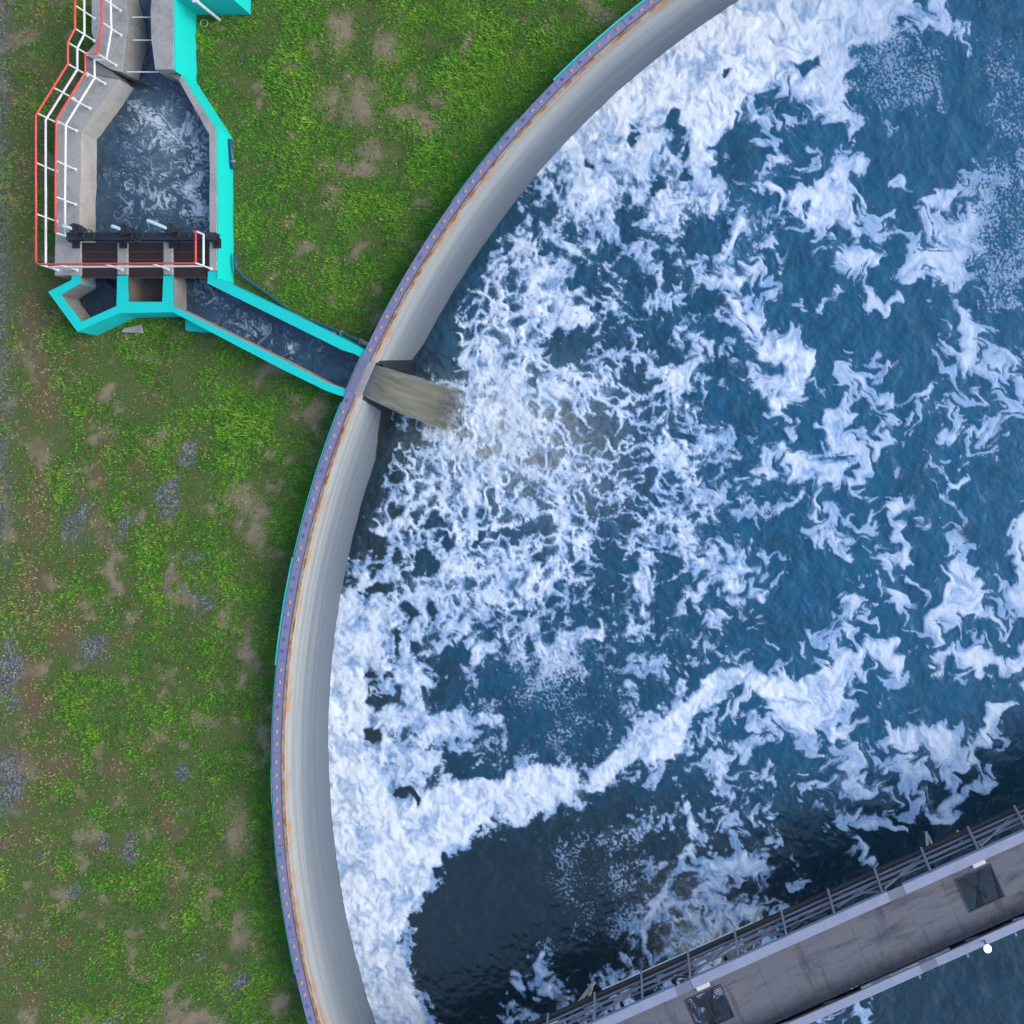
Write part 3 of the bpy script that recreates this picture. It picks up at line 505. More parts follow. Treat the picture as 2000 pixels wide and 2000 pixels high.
# rest of the tank, outside the picture
x0, x1, y0, y1 = V[:, 0].min(), V[:, 0].max(), V[:, 1].min(), V[:, 1].max(); mb = MB(); zc = ZW - .05
gx = [-20.] + list(np.linspace(x0 + .3, x1 - .3, 6)) + [30, 40, 51]; gy = [-46., -36, -28] + list(np.linspace(y0 + .3, y1 - .3, 6)) + [22, 25]
for i in range(len(gx) - 1):
    for k in range(len(gy) - 1):
        if gx[i] >= x0 and gx[i + 1] <= x1 and gy[k] >= y0 and gy[k + 1] <= y1: continue
        mb.add([(gx[i], gy[k], zc), (gx[i + 1], gy[k], zc), (gx[i + 1], gy[k + 1], zc), (gx[i], gy[k + 1], zc)], [(0, 1, 2, 3)])
tag(mb.build('far_water', M['water']), kind='structure')

# ------------------------------------------------------------------ tank wall with the outlet gap
def ang(px, py):
    w = W(px, py, 1.0); return math.atan2(w[1] - RC[1], w[0] - RC[0]) % (2 * math.pi)
GA, GB = ang(*c3(885, 775)), ang(*c3(745, 1075))     # upper and lower end of the gap
gmin, gmax = min(GA, GB), max(GA, GB)
def wall_piece(mb_v, mb_f, at, th, prof, seed=0, jag=None):
    base = len(mb_v); n = len(prof)
    for i, a in enumerate(th):
        for k, (r, z) in enumerate(prof):
            aa = a + (jag(i, k) if jag else 0)
            mb_v.append((RC[0] + r * math.cos(aa), RC[1] + r * math.sin(aa), z))
            dist = max(0, min(abs(a - gmin), abs(a - gmax)) * RB)
            at['arc'].append(a * RB); at['rad'].append(r)
            zl = -2.5 + (1.45 * max(0, 1 - dist / 2.6) if a > gmax else .8 * max(0, 1 - dist / 1.6))
            w = max((zl - z) / .5 + .5, 1.1 - (dist - (.03 + .15 * max(0, .9 - z))) / .12 if z < .75 else 0)
            at['wet_or_shade'].append(max(0, min(1, w)) if r < R_IN + .02 else 0)
    for i in range(len(th) - 1):
        for k in range(n - 1): mb_f.append((base + i * n + k, base + (i + 1) * n + k, base + (i + 1) * n + k + 1, base + i * n + k + 1))
    for e in (0, len(th) - 1):
        mb_f.append(tuple(base + e * n + k for k in range(n)))
vv, ff, at = [], [], dict(arc=[], rad=[], wet_or_shade=[])
prof = [(R_OUT, -.2), (R_OUT, .97), (R_OUT - .03, 1.0), (R_PI, 1.0), (R_IN + .03, 1.0), (R_IN, .97)] + [(R_IN, z) for z in np.linspace(.8, -2.9, 22)]
two = 2 * math.pi; rr = random.Random(3)
jt = [rr.uniform(-.0016, .0016) for _ in range(40)]
fineA = list(np.linspace(gmin - .9, gmin, 700)); fineB = list(np.linspace(gmax, gmax + .7, 560))
rest = list(np.linspace(gmax + .7, gmin - .9 + two, 240))
J1 = lambda i, k: (jt[k] if i == 699 and k > 2 else 0)
J2 = lambda i, k: (jt[k + 5] if i == 0 and k > 2 else 0)
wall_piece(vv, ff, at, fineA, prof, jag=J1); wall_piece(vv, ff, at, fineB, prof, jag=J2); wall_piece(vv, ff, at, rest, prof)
sill = [(R_OUT - .05, -.2), (R_OUT - .05, .12), (R_IN, .12)] + [(R_IN, z) for z in np.linspace(0, -2.9, 14)]
wall_piece(vv, ff, at, list(np.linspace(gmin, gmax, 40)), sill)
me = bpy.data.meshes.new('tank_wall'); me.from_pydata(vv, [], ff)
import bmesh
bm = bmesh.new(); bm.from_mesh(me); bmesh.ops.recalc_face_normals(bm, faces=bm.faces); bm.to_mesh(me); bm.free()
for k, v in at.items(): me.attributes.new(k, 'FLOAT', 'POINT').data.foreach_set('value', v)
me.materials.append(M['wall']); wall = bpy.data.objects.new('tank_wall', me); COL.objects.link(wall)
tag(wall, 'curved grey concrete wall of the round tank, rust stained under its rim', 'tank wall')
# turquoise paint along parts of the outer edge
def arc_strip(a0, a1, r0, r1, z0, z1, n):
    mb = MB(); th = np.linspace(a0, a1, n); vs = []; fs = []
    for a in th:
        for r, z in ((r0, z0), (r0, z1), (r1, z1), (r1, z0)): vs.append((RC[0] + r * math.cos(a), RC[1] + r * math.sin(a), z))
    for i in range(n - 1):
        for k in range(4): fs.append((i * 4 + k, (i + 1) * 4 + k, (i + 1) * 4 + (k + 1) % 4, i * 4 + (k + 1) % 4))
    fs += [(0, 1, 2, 3), tuple(4 * (n - 1) + k for k in (3, 2, 1, 0))]
    return mb.add(vs, fs)
def yang(y):                                                       # wall angle at photo row y
    x = 2415.5 - math.sqrt(1875.2 ** 2 - (y - 1490.9) ** 2); return ang(x, y)
for ya, yb, w in ((-60, 165, .075), (240, 400, .02), (790, 1089, .04), (1091, 1300, .07), (1301, 1499, .025), (1500, 1570, .04), (1571, 1900, .022)):
    a0, a1 = sorted((yang(ya), yang(yb)))
    arc_strip(a0, a1, R_OUT + .003, R_OUT + w, -.2, .985, max(20, int((a1 - a0) * 300))).build('edge_paint', M['turq_worn'], wall)
# rim plates with bolts
DTH, GAP = 24.1 / 1875.2, 36.3 / 1875.2; PER = 6 * DTH + GAP
J0 = math.pi - .0111                                                # a joint, as a world angle
bolt_me = {}
def bolt_mesh(mat):
    mb = MB(); mb.box((0, 0, .01), (.06, 0, 0), (0, .04, 0), .01); mb.tube([(0, 0, .018), (0, 0, .04)], .026, 6)
    o = mb.build('anchor_bolt', M[mat]); me = o.data; bpy.data.objects.remove(o); return me
bolt_me['bolt'] = bolt_mesh('bolt'); bolt_me['bolt_dark'] = bolt_mesh('bolt_dark')
ORD = ['first', 'second', 'third', 'fourth', 'fifth', 'sixth', 'seventh', 'eighth', 'ninth', 'tenth', 'eleventh', 'twelfth', 'thirteenth', 'fourteenth']
gmid = (gmin + gmax) / 2
plates = []
for k in range(-11, 7):                                             # world angle decreases upwards in the photo
    a0, a1 = J0 + k * PER, J0 + (k + 1) * PER
    if a0 < gmax and a1 > gmin:
        if a0 < gmin - .02: plates.append((a0, gmin, k))
        if a1 > gmax + .02: plates.append((gmax, a1, k))
    else: plates.append((a0, a1, k))
plates = [p for p in plates if p[1] - p[0] > .02]
up = sorted([p for p in plates if p[1] <= gmin + 1e-6], key=lambda p: -p[1]); dn = sorted([p for p in plates if p[0] >= gmax - 1e-6], key=lambda p: p[0])
def plate(a0, a1, k, label):
    am = (a0 + a1) / 2
    r = empty('rim_plate', (RC[0] + RB * math.cos(am), RC[1] + RB * math.sin(am), 1.0), label, 'rim plate', 'steel plates bolted along the tank rim')
    arc_strip(a0 + .0003, a1 - .0003, R_PI + .004, R_PO - .003, 1.0015, 1.022, max(6, int((a1 - a0) * 300))).build('plate', M['plate'], r)
    arc_strip(a0 + .0003, a1 - .0003, R_PI - .022, R_PI + .002, 1.0015, 1.016, max(6, int((a1 - a0) * 300))).build('edge_strip', M['edge'], r)
    for i in range(7):
        a = J0 + k * PER + GAP / 2 + i * DTH + random.uniform(-.0004, .0004)
        if a < a0 + .002 or a > a1 - .002: continue
        b = bpy.data.objects.new('anchor_bolt', bolt_me['bolt' if random.random() < .72 else 'bolt_dark']); COL.objects.link(b); b.parent = r
        rr_ = RB + .0; b.location = (RC[0] + rr_ * math.cos(a) - r.location[0], RC[1] + rr_ * math.sin(a) - r.location[1], .022)
        b.rotation_euler = (0, 0, a + math.pi / 2 + random.uniform(-.1, .1))
for side, lst in (('above', up), ('below', dn)):
    for i, (a0, a1, k) in enumerate(lst):
        plate(a0, a1, k, f'lilac grey steel plate bolted to the tank rim, {ORD[min(i, 13)]} one {side} the outlet gap')
gp = empty('outlet_plate', (RC[0] + RB * math.cos(gmid), RC[1] + RB * math.sin(gmid), 1.0), 'narrow grey steel plate bridging the outlet gap between turquoise channel and falling water', 'steel plate')
arc_strip(gmin - .001, gmax + .001, R_PI + .03, R_PO - .002, 1.004, 1.03, 40).build('plate', M['plate_grey'], gp)
arc_strip(gmin - .002, gmax + .002, R_PI - .2, R_PI + .027, .93, .99, 40).build('flange', paint('flaking_grey_paint', (.36, .35, .36), (.25, .24, .25), .7, .7, (.25, .09, .03)), gp)
arc_strip(gmin - .001, gmax + .001, R_PO + .001, R_PO + .07, .97, 1.01, 40).build('flange', M['plate_grey'], gp)

# ------------------------------------------------------------------ jet
def jet():
    nu, nv = 60, 36
    A0, B0 = np.array(W(*c3(885, 785), .42)), np.array(W(*c3(752, 1068), .42))
    A1, B1 = np.array(W(*c3(1770, 1090), ZW)), np.array(W(*c3(1690, 1425), ZW))
    vs, fs, at = [], [], dict(along=[], across=[], edge=[], fade=[])
    for side in (0, 1):
        for i in range(nu):
            t = i / (nu - 1); tt = -.12 + 1.15 * t
            for j in range(nv):
                q = j / (nv - 1); a = A0 + (B0 - A0) * q; b = A1 + (B1 - A1) * q; b = b + (b - (A1 + B1) / 2) * .3
                p = a + (b - a) * tt; z = .42 + (ZW - .42) * max(tt, 0) ** 1.9
                wob = .2 * float(perlin(np.array([t * 2.2]), np.array([q * 3.5]), 401)[0]) * t + .05 * float(perlin(np.array([t * 9.]), np.array([q * 9.]), 402)[0])
                ed = max(0, 1 - min(q, 1 - q) / .07); endj = .5 * float(perlin(np.array([q * 6.]), np.array([.5]), 403)[0]) + .35 * float(perlin(np.array([q * 19.]), np.array([.5]), 404)[0])
                p = p + (b - a) * endj * max(0, t - .75) / .25 * .35; p = p + (B0 - A0) * (.05 * t * float(perlin(np.array([t * 7.]), np.array([2. if q < .5 else 9.]), 405)[0]) * (1 if min(q, 1 - q) < .1 else 0))
                th = (.16 - .1 * ed) * (1 - .4 * t)
                vs.append((p[0], p[1], z + wob * .5 + .03 - (th if side else 0)))
                eq = min(q * 1.4, 1 - q); at['fade'].append(max(max(0, 1 - eq / .13) * min(1, t * 2.2), max(0, (t - .66) / .3)))
                at['along'].append(t); at['across'].append(q); at['edge'].append(min(1, ed * t * .9 + max(0, t - .86) * 4 * (.5 + float(perlin(np.array([q * 14.]), np.array([t * 9]), 406)[0]))))
    n = nu * nv
    for i in range(nu - 1):
        for j in range(nv - 1):
            k = i * nv + j; fs.append((k, k + 1, k + nv + 1, k + nv)); fs.append((n + k, n + k + nv, n + k + nv + 1, n + k + 1))
    for i in range(nu - 1):
        for j in (0, nv - 1): k = i * nv + j; fs.append((k, k + nv, n + k + nv, n + k))
    return vs, fs, at
vs, fs, at = jet()
me = bpy.data.meshes.new('water_jet'); me.from_pydata(vs, [], fs)
bm = bmesh.new(); bm.from_mesh(me); bmesh.ops.recalc_face_normals(bm, faces=bm.faces); bm.to_mesh(me); bm.free()
me.polygons.foreach_set('use_smooth', [True] * len(me.polygons))
for k, v in at.items(): me.attributes.new(k, 'FLOAT', 'POINT').data.foreach_set('value', v)
me.materials.append(M['jet']); jo = bpy.data.objects.new('water_jet', me); COL.objects.link(jo)
tag(jo, 'murky brown grey sheet of water pouring from the outlet gap into the foaming tank', 'water jet')

# ------------------------------------------------------------------ inlet basin and channel
ZS = 1.0
def wp(pts, z): return [W(x, y, z)[:2] for x, y in pts]
basin = empty('concrete_basin', W(*c1(1000, 1000), 0), 'concrete inlet basin with turquoise painted outer walls and channel leading to the tank', 'water basin')
def bprism(name, pts, mat, ztop=ZS, z0=-.2, bevel=.012): return MB().prism(wp(pts, ztop), z0, ztop).build(name, M[mat], basin, bevel)
bprism('platform', [c1(645, 555), c1(905, 602), c1(615, 1002), c1(612, 1352), c2(410, 100), c2(410, 722), c2(218, 727), c1(422, 1352), c1(427, 900)], 'concrete')
bprism('step', [c1(655, 420), c1(850, 540), c1(905, 600), c1(645, 553), c1(635, 510)], 'concrete_dark', .9)
bprism('wall', [c1(690, -90), c1(690, 250), c1(722, 320), c1(655, 400), c1(655, 418), c1(830, 520), c1(920, 545), c1(948, 300), c1(962, 130), c1(940, -90)], 'concrete', 1.02)
# warped inner face of the inlet
mb = MB(); top = [(940, -90), (952, 0), (963, 130), (949, 300), (925, 545)]; bot = [(1010, -90), (1040, 0), (1095, 180), (1115, 340), (1040, 606)]
N = 14; vs = []
for q in range(N):
    t = q / (N - 1) * 4; i = min(3, int(t)); f = t - i
    lerp = lambda L: (L[i][0] * (1 - f) + L[i + 1][0] * f, L[i][1] * (1 - f) + L[i + 1][1] * f)
    a = W(*c1(*lerp(top)), 1.0); b = W(*c1(*lerp(bot)), .3); vs += [(a[0] - .1, a[1], a[2]), a, b, (b[0], b[1], -.2)]
fs = [(4 * i + k, 4 * i + k + 1, 4 * i + 5 + k, 4 * i + 4 + k) for i in range(N - 1) for k in range(3)]
mb.add(vs, fs).build('curved_wall', M['concrete_dark'], basin, smooth=True)
# right hand walls: concrete top, turquoise outside
def wall2(top_pts, outer_pts, z, nm='wall'):
    MB().prism(wp(top_pts, z), -.2, z).build(nm, M['concrete'], basin, .012)
    MB().prism(wp(outer_pts, z), -.2, z - .012).build('painted_face', M['turq'], basin)
wall2([c1(1150, -90), c1(1135, 80), c1(1141, 300), c1(1170, 525), c1(1300, 522), c1(1312, 500), c1(1308, -90)],
      [c1(1309, -90), c1(1313, 500), c1(1302, 523), c1(1330, 540), c1(1322, 500), c1(1318, -90)], 1.28)
bprism('ledge', [c1(1172, 528), c1(1335, 535), c1(1368, 570), c1(1347, 605)], 'concrete_dark', .95)
wall2([c1(1346, 604), c1(1577, 1012), c1(1582, 1352), c2(1386, 100), c2(1387, 690), c2(1441, 690), c2(1441, 100), c1(1632, 1352), c1(1630, 975), c1(1366, 568)],
      [c1(1367, 567), c1(1631, 974), c1(1633, 1352), c2(1442, 100), c2(1442, 745), c2(1450, 745), c2(1450, 100), c1(1641, 1352), c1(1639, 972), c1(1374, 563)], ZS)
bprism('painted_wall', [(340, -90), (340, -5), (451, -5), (451, -90)], 'turq', 1.3)
# floor of the basin
# turquoise channel walls
TQ = [[c2(347, 722), c2(409, 722), c2(415, 785), c2(265, 872), c2(170, 850), c2(347, 760)],
      [c2(170, 850), c2(265, 872), c2(420, 1075), c2(390, 1150)],
      [c2(420, 1075), c2(685, 958), c2(700, 1012), c2(390, 1150)],
      [c2(690, 727), c2(768, 727), c2(775, 925), c2(700, 1012), c2(685, 958)],
      [c2(775, 925), c2(1030, 925), c2(1113, 962), c2(1110, 1003), c2(700, 1012)],
      [c2(1038, 727), c2(1108, 727), c2(1113, 962), c2(1030, 925)],
      [c2(1113, 962), c3(0, 735), c3(430, 960), c3(612, 1022), c3(590, 1088), c3(420, 1030), c3(0, 825), c2(1110, 1003)],
      [c2(1375, 694), c2(1441, 694), c2(1450, 750), c3(0, 255), c3(610, 555), c3(785, 645), c3(752, 722), c3(690, 682), c3(570, 645), c3(0, 362), c2(1370, 785)]]
for i, p in enumerate(TQ):
    MB().prism(wp(p, ZS - .03), -.2, ZS - .03 - .002 * i).build('channel_wall', M['turq'], basin)
# bare concrete facing on the insides (set 3 mm proud)
def facing(a, b, z0=-.1, z1=ZS - .05, side=1, th=.02, mat='concrete_dark'):
    A_, B_ = np.array(W(*a, ZS - .03)[:2]), np.array(W(*b, ZS - .03)[:2]); d = (B_ - A_) / np.linalg.norm(B_ - A_); n = np.array((-d[1], d[0])) * side
    MB().prism([tuple(A_), tuple(B_), tuple(B_ + n * th), tuple(A_ + n * th)], z0, z1).build('facing', M[mat], basin)
facing(c2(415, 790), c2(268, 874), side=1); facing(c2(267, 878), c2(420, 1070), side=1); facing(c2(1110, 735), c2(1115, 955), side=1)
facing(c2(1125, 968), c3(0, 737), side=1, mat='concrete'); facing(c3(4, 739), c3(428, 959), side=1, mat='concrete'); facing(c3(434, 962), c3(608, 1020), side=1, mat='concrete'); facing(c2(412, 735), c2(415, 780), side=1)
facing(c1(1042, 600), c1(926, 560), side=1, z1=.5, mat='wet_or_shade')  # shadow below the curved wall, painted as a dark facing
bprism('chamber_floor', [c2(745, 735), c2(1060, 735), c2(1060, 960), c2(745, 960)], 'brown', .1)
facing(c2(772, 735), c2(777, 922), side=1, mat='brown'); facing(c2(690, 735), c2(688, 955), side=-1, mat='concrete_dark') if False else None
bprism('buttress', [c2(1205, 1060), c2(1370, 1125), c2(1375, 1150), c2(1205, 1140)], 'turq', .35)
for a, b in (((692, 480), (764, 720)), ((1040, 470), (1104, 720))):
    bprism('pier', [c2(a[0], a[1]), c2(b[0], a[1]), c2(b[0], b[1]), c2(a[0], b[1])], 'concrete', ZS - .01)
for x0_, y_, x1_ in ((1000, 130, 1150), (1005, 303, 1155), (960, 543, 1195)):
    MB().tube([W(*c1(x0_, y_), 1.0), W(*c1(x1_, y_), 1.0)], .022).build('tie_bar', M['white'], basin)
# covers in three bays
pos3 = ('left', 'middle', 'right')
for k, (xa, xb) in enumerate(((412, 690), (766, 1037), (1107, 1384))):
    r = empty('hatch_cover', W(*c2((xa + xb) / 2, 600), .9), f'dark rusty brown steel cover in the {pos3[k]} bay of the gate deck', 'hatch cover', 'steel covers under the sluice gates')
    for j, (ya, yb) in enumerate(((478, 548), (551, 606), (609, 742))):
        MB().prism(wp([c2(xa + 3, ya), c2(xb - 3, ya), c2(xb - 3, yb), c2(xa + 3, yb)], .9), .85, .9 - .008 * j).build('panel', M['cover'], r, .005)
    mb = MB()
    for yy in (549.5, 607.5, 744): mb.bar(W(*c2(xa + 2, yy), .915), W(*c2(xb - 2, yy), .915), .022, .04)
    for xx in (xa + 3, xb - 3): mb.bar(W(*c2(xx, 480), .9), W(*c2(xx, 742), .9), .03, .05)
    mb.build('frame', M['rusty'], r)
# black beam and gate drives
bm_ = empty('gate_beam', W(*c2(870, 430), 1.0), 'long black steel beam spanning the basin and carrying the sluice gate drives', 'steel beam')
zb = 1.5
mb = MB(); a = W(*c2(305, 430), zb); b = W(*c2(1440, 430), zb)
mb.bar(a, b, .26, .02); mb.bar((a[0], a[1], zb - .1), (b[0], b[1], zb - .1), .03, .17); mb.bar((a[0], a[1], zb - .2), (b[0], b[1], zb - .2), .26, .02)
mb.build('beam', M['black'], bm_)
mb = MB()
for x in (340, 700, 1075, 1415):
    p = W(*c2(x, 452), zb - .21); mb.box((p[0], p[1], (p[2] + ZS) / 2 - .02), (.1, 0, 0), (0, .09, 0), (p[2] - ZS) / 2 + .02); mb.box((p[0], p[1] - .1, ZS + .02), (.13, 0, 0), (0, .16, 0), .015)
mb.build('bracket', M['black'], bm_)
desc = ['leftmost of the three sluice gate drives, short pale stem cover', 'middle of the three sluice gate drives, short pale stem cover', 'rightmost of the three sluice gate drives, tall pale stem cover']
for k, (sx, sy, hgt, wx, wy) in enumerate(((372, 382, .4, 480, 425), (735, 385, .4, 845, 425), (1082, 378, 1.0, 1200, 415))):
    base = W(*c2(sx, sy), 1.6)
    r = empty('sluice_gate', (base[0], base[1], 1.51), desc[k] + ' and black handwheel', 'sluice gate', 'sluice gate drives on the black beam')
    mb = MB(); mb.tube([(base[0] + .05, base[1] + .02, 1.45), (base[0] + .05, base[1] + .02, 1.72)], [.19, .19], 20); mb.tube([(base[0] + .05, base[1] + .02, 1.72), (base[0], base[1], 1.78)], [.17, .08], 20)
    mb.box((base[0] + .16, base[1] - .02, 1.6), (.18, 0, 0), (0, .1, 0), .09); mb.build('gearbox', M['black'], r, .015)
    MB().tube([(base[0], base[1], 1.75), (base[0], base[1], 1.75 + hgt)], .062, 16).build('stem_cover', M['pale'], r, .01)
    w = W(*c2(wx, wy), 1.68); mb = MB(); mb.ring((w[0], w[1], 1.7), .19, .02, 24)
    for q in range(4):
        t_ = q * math.pi / 4 + .3; mb.bar((w[0] - .19 * math.cos(t_), w[1] - .19 * math.sin(t_), 1.7), (w[0] + .19 * math.cos(t_), w[1] + .19 * math.sin(t_), 1.7), .022, .015)
    mb.tube([(w[0], w[1], 1.5), (w[0], w[1], 1.73)], .035, 10); mb.build('handwheel', M['black'], r)
# handrails
ZT, ZM = ZS + .98, ZS + .52
def rail(label, path, posts, extra=()):
    pts = [W(x, y, ZT) for x, y in path]
    r = empty('handrail', (pts[len(pts) // 2][0], pts[len(pts) // 2][1], ZS), label, 'handrail')
    MB().tube(pts, .034, 10).build('top_rail', M['red'], r, smooth=True)
    MB().tube([(p[0], p[1], ZM) for p in pts], .036, 10).build('mid_rail', M['white'], r, smooth=True)
    for x, y in posts:
        p = W(x, y, ZT); mb = MB(); mb.tube([(p[0], p[1], ZS - .03), (p[0], p[1], ZT - .02)], .03, 10); mb.tube([(p[0], p[1], ZS), (p[0], p[1], ZS + .025)], .06, 12)
        mb.build('post', M['white'], r)
rail('outer handrail with red top rail, running down the platform edge and round the gate deck',
     [c1(565, -90), c1(566, 215), c1(512, 320), c1(512, 482), c1(270, 870), c1(270, 1352), c2(78, 100), c2(78, 625), c2(95, 642), c2(1270, 633), c2(1284, 620), c2(1284, 388)],
     [c1(566, 40), c1(566, 215), c1(512, 320), c1(512, 482), c1(408, 663), c1(278, 852), c1(271, 1228), c2(79, 262), c2(90, 640), c2(240, 640), c2(590, 638), c2(948, 635), c2(1278, 630), c2(1284, 392)])
rail('inner handrail with red top rail, zigzagging along the platform above the basin water',
     [c1(765, -90), c1(772, 180), c1(735, 405), c1(643, 410), c1(645, 545), c1(424, 905), c1(419, 1352), c2(225, 100), c2(226, 408)],
     [c1(768, -20), c1(775, 172), c1(735, 405), c1(645, 545), c1(530, 738), c1(426, 912), c1(420, 1212), c2(227, 132), c2(228, 404)])
# pipe along the channel
pp = empty('drain_pipe', W(*c3(520, 480), 0), 'dark blue pipe lying in the grass along the turquoise channel up to the tank rim', 'pipe')
pl = [W(*c2(1580, 560), .25), W(*c2(1585, 660), .2), W(*c2(1650, 745), .15), W(*c2(1760, 820), .12), W(*c2(1880, 905), .12), W(*c3(150, 335), .15), W(*c3(360, 400), .3), W(*c3(560, 480), .45), W(*c3(745, 565), .6), W(*c3(830, 600), .7)]
MB().tube(pl, .06, 12).build('pipe', M['pipe'], pp, smooth=True)
def collar(a, b, t0, t1, r, mat, nm='flange'):
    a, b = np.array(a), np.array(b); MB().tube([a + (b - a) * t0, a + (b - a) * t1], r, 16).build(nm, M[mat], pp)
collar(pl[8], pl[9], .02, .2, .12, 'bolt_dark'); collar(pl[8], pl[9], .28, .4, .12, 'bolt_dark'); collar(pl[8], pl[9], .4, 1.0, .075, 'concrete', 'joint'); collar(pl[7], pl[8], .0, .08, .09, 'steel')
pv = MB(); p = W(*c3(520, 495), .3); pv.tube([(p[0], p[1], .3), (p[0], p[1], .6)], .05, 12).build('valve', M['steel'], pp)
q = empty('short_pipe', W(452, 302, .1), 'short dark blue pipe end lying against the turquoise basin wall', 'pipe')
MB().tube([W(450, 272, .3), W(452, 300, .25), W(457, 330, .2)], .075, 12).build('pipe', M['pipe'], q, smooth=True)
mb = MB(); mb.tube([W(454.5, 314, .23), W(455, 318, .23)], .1, 14); mb.build('clamp', M['steel'], q)
# white post at the top
pb = np.array(W(*c1(1655, 148), 0)); wpst = empty('white_post', tuple(pb), 'white post with a short crossbar standing in front of the turquoise wall', 'post')
MB().tube([(pb[0], pb[1], -.05), (pb[0], pb[1], 1.35)], .055, 14).build('pole', M['white'], wpst)
MB().bar((pb[0] - .16, pb[1] + .02, 1.38), (pb[0] + .05, pb[1] + .02, 1.38), .1, .06).build('crossbar', M['white'], wpst, .01)
p = W(*c1(1540, 175), .04); tag(MB().ring(p, .13, .014, 24).build('wire_ring', M['beige']), 'thin pale ring lying on the grass beside the white post', 'ring')
tag(MB().prism(wp([c2(735, 1125), c2(865, 1095), c2(880, 1160), c2(718, 1155)], .1), -.02, .1).build('concrete_block', M['concrete'], None, .03), 'small bare concrete block in the grass below the turquoise channel wall', 'concrete block')

# basin and channel water, same churning water
def chan_water():
    st = 2.0; xs = np.arange(160, 740, st); ys = np.arange(-30, 800, st); X, Y = np.meshgrid(xs, ys); X = X.astype(float); Y = Y.astype(float)
    psi = fbm(X, Y, 80, 4, .5, 203) * 60; vx, vy = np.gradient(psi, st); vy = -vy
    px, py = (X - xs[0]) / st, (Y - ys[0]) / st
    for k in range(12): u, v = bil(vx, px, py), bil(vy, px, py); px -= u * .9; py -= v * .9
    wx, wy = px * st + xs[0], py * st + ys[0]
    D = np.zeros_like(X)
    def g(cx, cy, rx, ry, v): return v * np.exp(-(((X - cx) / rx) ** 2 + ((Y - cy) / ry) ** 2))
    D = g(335, 270, 50, 60, .45) + g(310, 225, 50, 26, .4) + g(330, 390, 70, 55, .42) + g(240, 330, 30, 80, .2) + g(385, 340, 26, 90, .38) + g(300, 230, 90, 60, .1)
    D += g(430, 590, 30, 16, .4) + g(390, 565, 24, 24, .25) + g(480, 630, 40, 22, .22) + g(570, 680, 8, 9, .7) + g(520, 655, 90, 30, .14) + g(600, 680, 50, 20, .12) + g(400, 420, 20, 22, .4)
    D *= 1 - .95 * np.exp(-(((X - 305) / 26) ** 2 + ((Y - 190) / 26) ** 2))
    cx_, cy_ = wx - 272, wy - 300; r_ = np.hypot(cx_, cy_); th_ = np.arctan2(cy_, cx_)
    sx, sy = r_ * 1.0, np.where(th_ < -1.9, th_ + 2 * np.pi, th_) * 42
    al, ac = (wx * .906 + wy * .423) * .3, (-wx * .423 + wy * .906)
    chn = Y > 535; sx = np.where(chn, ac, sx); sy = np.where(chn, al, sy)
    n = uniform(.65 * uniform(np.minimum(np.abs(fbm(sx, sy, 44, 4, .6, 210)), np.abs(fbm(sx, sy, 30, 4, .6, 211)) + .03)) + .35 * uniform(fbm(.5 * (sx + wx), .5 * (sy + wy), 22, 5, .7, 215)))
    nf = uniform(fbm(wx, wy, 12, 3, .6, 220))
    d = D - (.8 * n + .2 * nf); foam = np.clip(sstep(-.2, .25, d), 0, 1) * .9
    foam = np.maximum(foam, .3 * sstep(.12, 0, uniform(np.abs(fbm(wx, wy, 44, 3, .5, 218)))) * sstep(.03, .2, D))
    thick = np.clip(.35 + .8 * d + .5 * (nf - .3), 0, 1)
    murk = np.clip(g(325, 250, 55, 55, .8) + g(325, 330, 40, 40, .35) + g(330, 400, 60, 50, .25), 0, 1) * (.4 + .6 * nf)
    aer_refl = np.clip(.35 + .6 * uniform(fbm(wx, wy, 50, 4, .6, 230)) - .5 * (X < 230) * (Y > 560), 0, 1)
    h = .04 * foam + .035 * fbm(wx, wy, 30, 3, .5, 240) + .08 * sstep(200, 140, Y)
    return xs, ys, X, Y, dict(foam=foam, thick=thick, murk=murk, aer_refl=aer_refl), h
xs, ys, X, Y, A, Hh = chan_water(); zc = .2
s = (HC - zc) / F; V = np.stack([(X - NX) * s, -(Y - NY) * s, zc + Hh], -1).reshape(-1, 3); Q = grid_faces(*X.shape); A = {k: v.ravel() for k, v in A.items()}
cx, cy = X.ravel()[Q].mean(1), Y.ravel()[Q].mean(1)
polyA = [c1(1020, -100), c1(1190, -100), c1(1200, 500), c1(1370, 620), c1(1600, 1010), c1(1605, 1352), c2(1410, 0), c2(1405, 500), c2(480, 500), c2(480, 60), c1(680, 1352), c1(680, 1050), c1(920, 650), c1(1060, 610)]
polyB = [c2(1170, 690), c2(1405, 690), c2(1415, 800), c3(0, 325), c3(600, 625), c3(800, 690), c3(900, 800), c3(800, 1110), c3(640, 1060), c3(430, 995), c3(0, 770), c2(1170, 1000)]
polyC = [c2(420, 770), c2(720, 700), c2(720, 990), c2(440, 1110), c2(300, 890)]
for nm, pl_ in (('basin_water', polyA), ('channel_water', polyB), ('chamber_water', polyC)):
    m = inpoly(cx, cy, pl_); v_, q_, a_ = subset(V, Q, m, A)
    if nm == 'chamber_water': a_['foam'] *= 0; a_['aer_refl'] *= .5
    tag(big_mesh(nm, v_, q_, M['channel'], a_), kind='structure')

